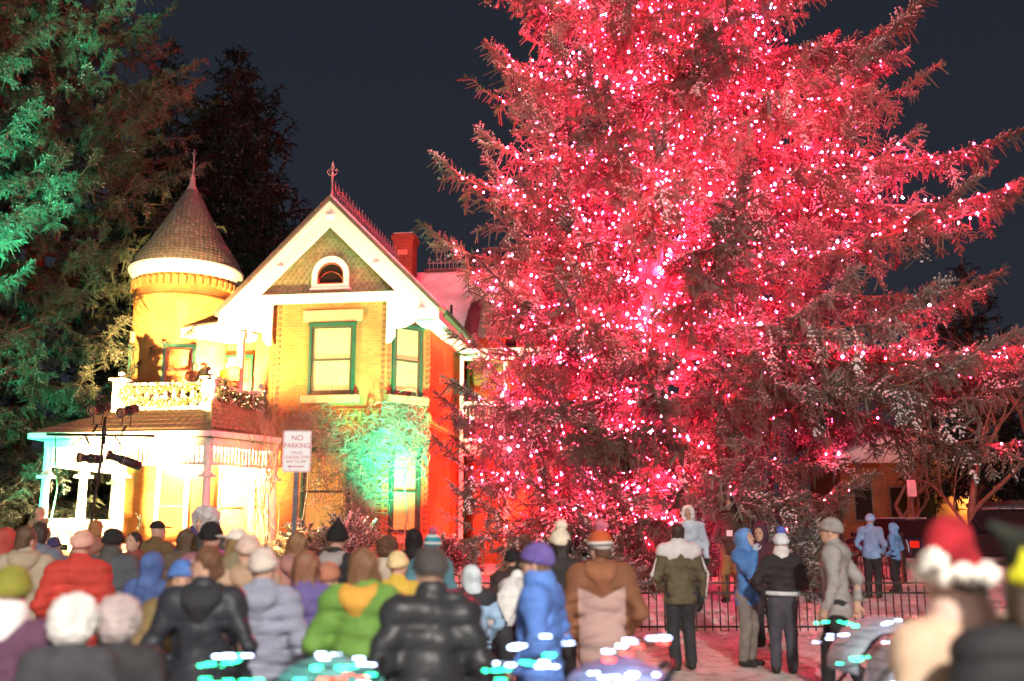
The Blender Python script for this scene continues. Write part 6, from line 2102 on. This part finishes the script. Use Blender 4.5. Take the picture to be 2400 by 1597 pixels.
car("dark blue parked sedan seen from behind, white number plate, on the snowy kerb", (11.9, 31.5), R(98), "carblue", 4.5, 1.8, 1.42, False)
car("black parked station wagon with chrome roof rack, side on at the right", (15.6, 32.0), R(176), "carblack", 4.9, 1.9, 1.72, True)

# ------------------------------------------------------------------ strollers hung with LED strings
M["led_white"] = emit_mat("white LED", (.55, .68, 1), 15)
M["led_green"] = emit_mat("green LED", (.03, 1, .45), 12)
M["led_red"] = emit_mat("red LED", (1, .06, .04), 12)
def stroller(lab, lab2, X, Y, rz, fab, rows, seed, zr):
    rng = np.random.default_rng(seed)
    o = empty("stroller", (X, Y, gz(X, Y)), rz, lab, "stroller", "strollers in the crowd")
    fm = C_("stroller fabric %.2f" % fab[0], fab, rough=.7)
    for s in (-1, 1):
        MB().tube([(-.42, s * .24, .14), (-.1, s * .25, .55), (.28, s * .24, .92), (.42, s * .22, 1.02)], .014, 8).build("frame", M["black"], o, True)
        MB().tube([(.36, s * .25, .14), (.05, s * .25, .5), (-.12, s * .25, .6)], .014, 8).build("frame", M["black"], o, True)
        for x in (-.42, .36):
            w_ = MB().lathe([(.10, -.02), (.125, -.015), (.125, .015), (.10, .02)], 18, (x, s * .27, .125), Matrix.Rotation(R(90), 3, "X")).build("wheel", M["rubber"], o, True)
            MB().lathe([(.02, -.022), (.1, -.012), (.1, .012), (.02, .022)], 12, (x, s * .27, .125), Matrix.Rotation(R(90), 3, "X")).build("rim", M["galv"], w_, True)
    MB().tube([(.42, -.23, 1.02), (.45, -.1, 1.05), (.45, .1, 1.05), (.42, .23, 1.02)], .018, 8).build("handle", M["black"], o, True)
    MB().prism([(-.30, .40), (.10, .40), (.26, .86), (.20, .88), (.06, .46), (-.30, .46)], "y", -.20, .20).build("seat", fm, o, bevel=.02)
    V = []; F = []
    n = 12
    for i in range(n + 1):
        a = R(5 + 140 * i / n)
        rr = .36 + .012 * abs(math.sin(i * math.pi / 3))
        for j in range(9):
            y = -.23 + .46 * j / 8
            q = rr * (1 - .25 * abs(y / .25) ** 4)
            V.append((.20 + q * math.cos(a) * -1 * .95 + .0, y, .70 + q * math.sin(a)))
    for i in range(n):
        for j in range(8):
            k = i * 9 + j; F.append((k, k + 1, k + 10, k + 9))
    cn = raw_mesh("canopy", V, F, fm, o, smooth=True); sm = cn.modifiers.new("solid", "SOLIDIFY"); sm.thickness = .012
    MB().box(-.34, -.2, .3, .24, .2, .335).build("basket", fm, o, bevel=.02)
    # LED string
    ls_ = empty("led_string", (X, Y, gz(X, Y)), rz, lab2, "string lights", "LED strings on the strollers")
    mats = {"w": None, "g": None, "r": None}
    mt = {"w": "led_white", "g": "led_green", "r": "led_red"}
    paths = []
    for r in range(rows):
        z = zr[0] + (zr[1] - zr[0]) * r / max(1, rows - 1)
        for sgn in (-1,):
            x0 = rng.uniform(-.46, -.3); ln = rng.uniform(.25, .42)
            for q in range(2):
                xs = x0 + q * .46
                dz = rng.uniform(-.07, .07); pts = [(xs + ln * t, sgn * .275 - .02 * math.sin(t * 3) + rng.normal() * .008, z + dz * t + .018 * math.sin(t * 5 + r) + rng.normal() * .006) for t in np.sort(rng.uniform(0, 1, 7))]
                paths.append(pts)
                c = rng.choice(["w", "w", "w", "w", "g", "g", "r"] if q else ["w", "w", "g"])
                for p in pts:
                    if mats[c] is None:
                        b = MB().lathe([(.001, -.026), (.0034, -.018), (.0034, .018), (.001, .026)], 8, M=Matrix.Rotation(R(90), 3, "Y")).build("bulb", M[mt[c]], ls_, True); mats[c] = b.data
                    else:
                        b = link("bulb", mats[c], ls_)
                    b.location = p
    wm_ = MB()
    for p in paths:
        wm_.tube(p, .004, 4)
    for a, b in zip(paths[:-1], paths[1:]):
        wm_.tube([a[-1], b[0]], .003, 3)
    wm_.build("wire", M["black"], ls_)
stroller("stroller with teal canopy at the bottom edge, left of centre", "LED string wrapped on the teal canopied stroller", -1.08, 5.0, R(8), (.10, .36, .34), 6, 1, (.90, 1.13))
stroller("stroller with periwinkle canopy at the bottom edge, in front of the cobalt coat", "LED string wrapped on the periwinkle stroller", .30, 4.9, R(-6), (.22, .26, .52), 6, 2, (.90, 1.16))
stroller("stroller with grey canopy covered in LED strings, beside the striding man", "LED string wrapped on the grey canopied stroller", 2.35, 7.1, R(4), (.30, .30, .36), 7, 3, (.30, 1.06))

# ------------------------------------------------------------------ added street lamp, out of view behind the camera, to light the crowd
lp = empty("added_street_lamp", (2.2, -7.5, 0), R(0), "added street lamp, out of view behind the camera, lighting the crowd", "street lamp")
MB().lathe([(.11, 0), (.11, .5), (.07, .6), (.05, 7.6)], 12).tube([(0, 0, 7.5), (0, .5, 7.9), (0, 1.4, 8.0)], .035, 8).build("pole", M["galv"], lp, True)
MB().box(-.14, 1.3, 7.93, .14, 1.95, 8.05).build("head", M["galv"], lp, bevel=.03)
MB().box(-.11, 1.36, 7.915, .11, 1.9, 7.928).build("lens", M["lens_warm"], lp)
lamp("added_street_lamp_light", "SPOT", (2.2, -5.9, 7.88), 17500, (1, .94, .86), (.8, 9.0, .6), .25, 120, .8)
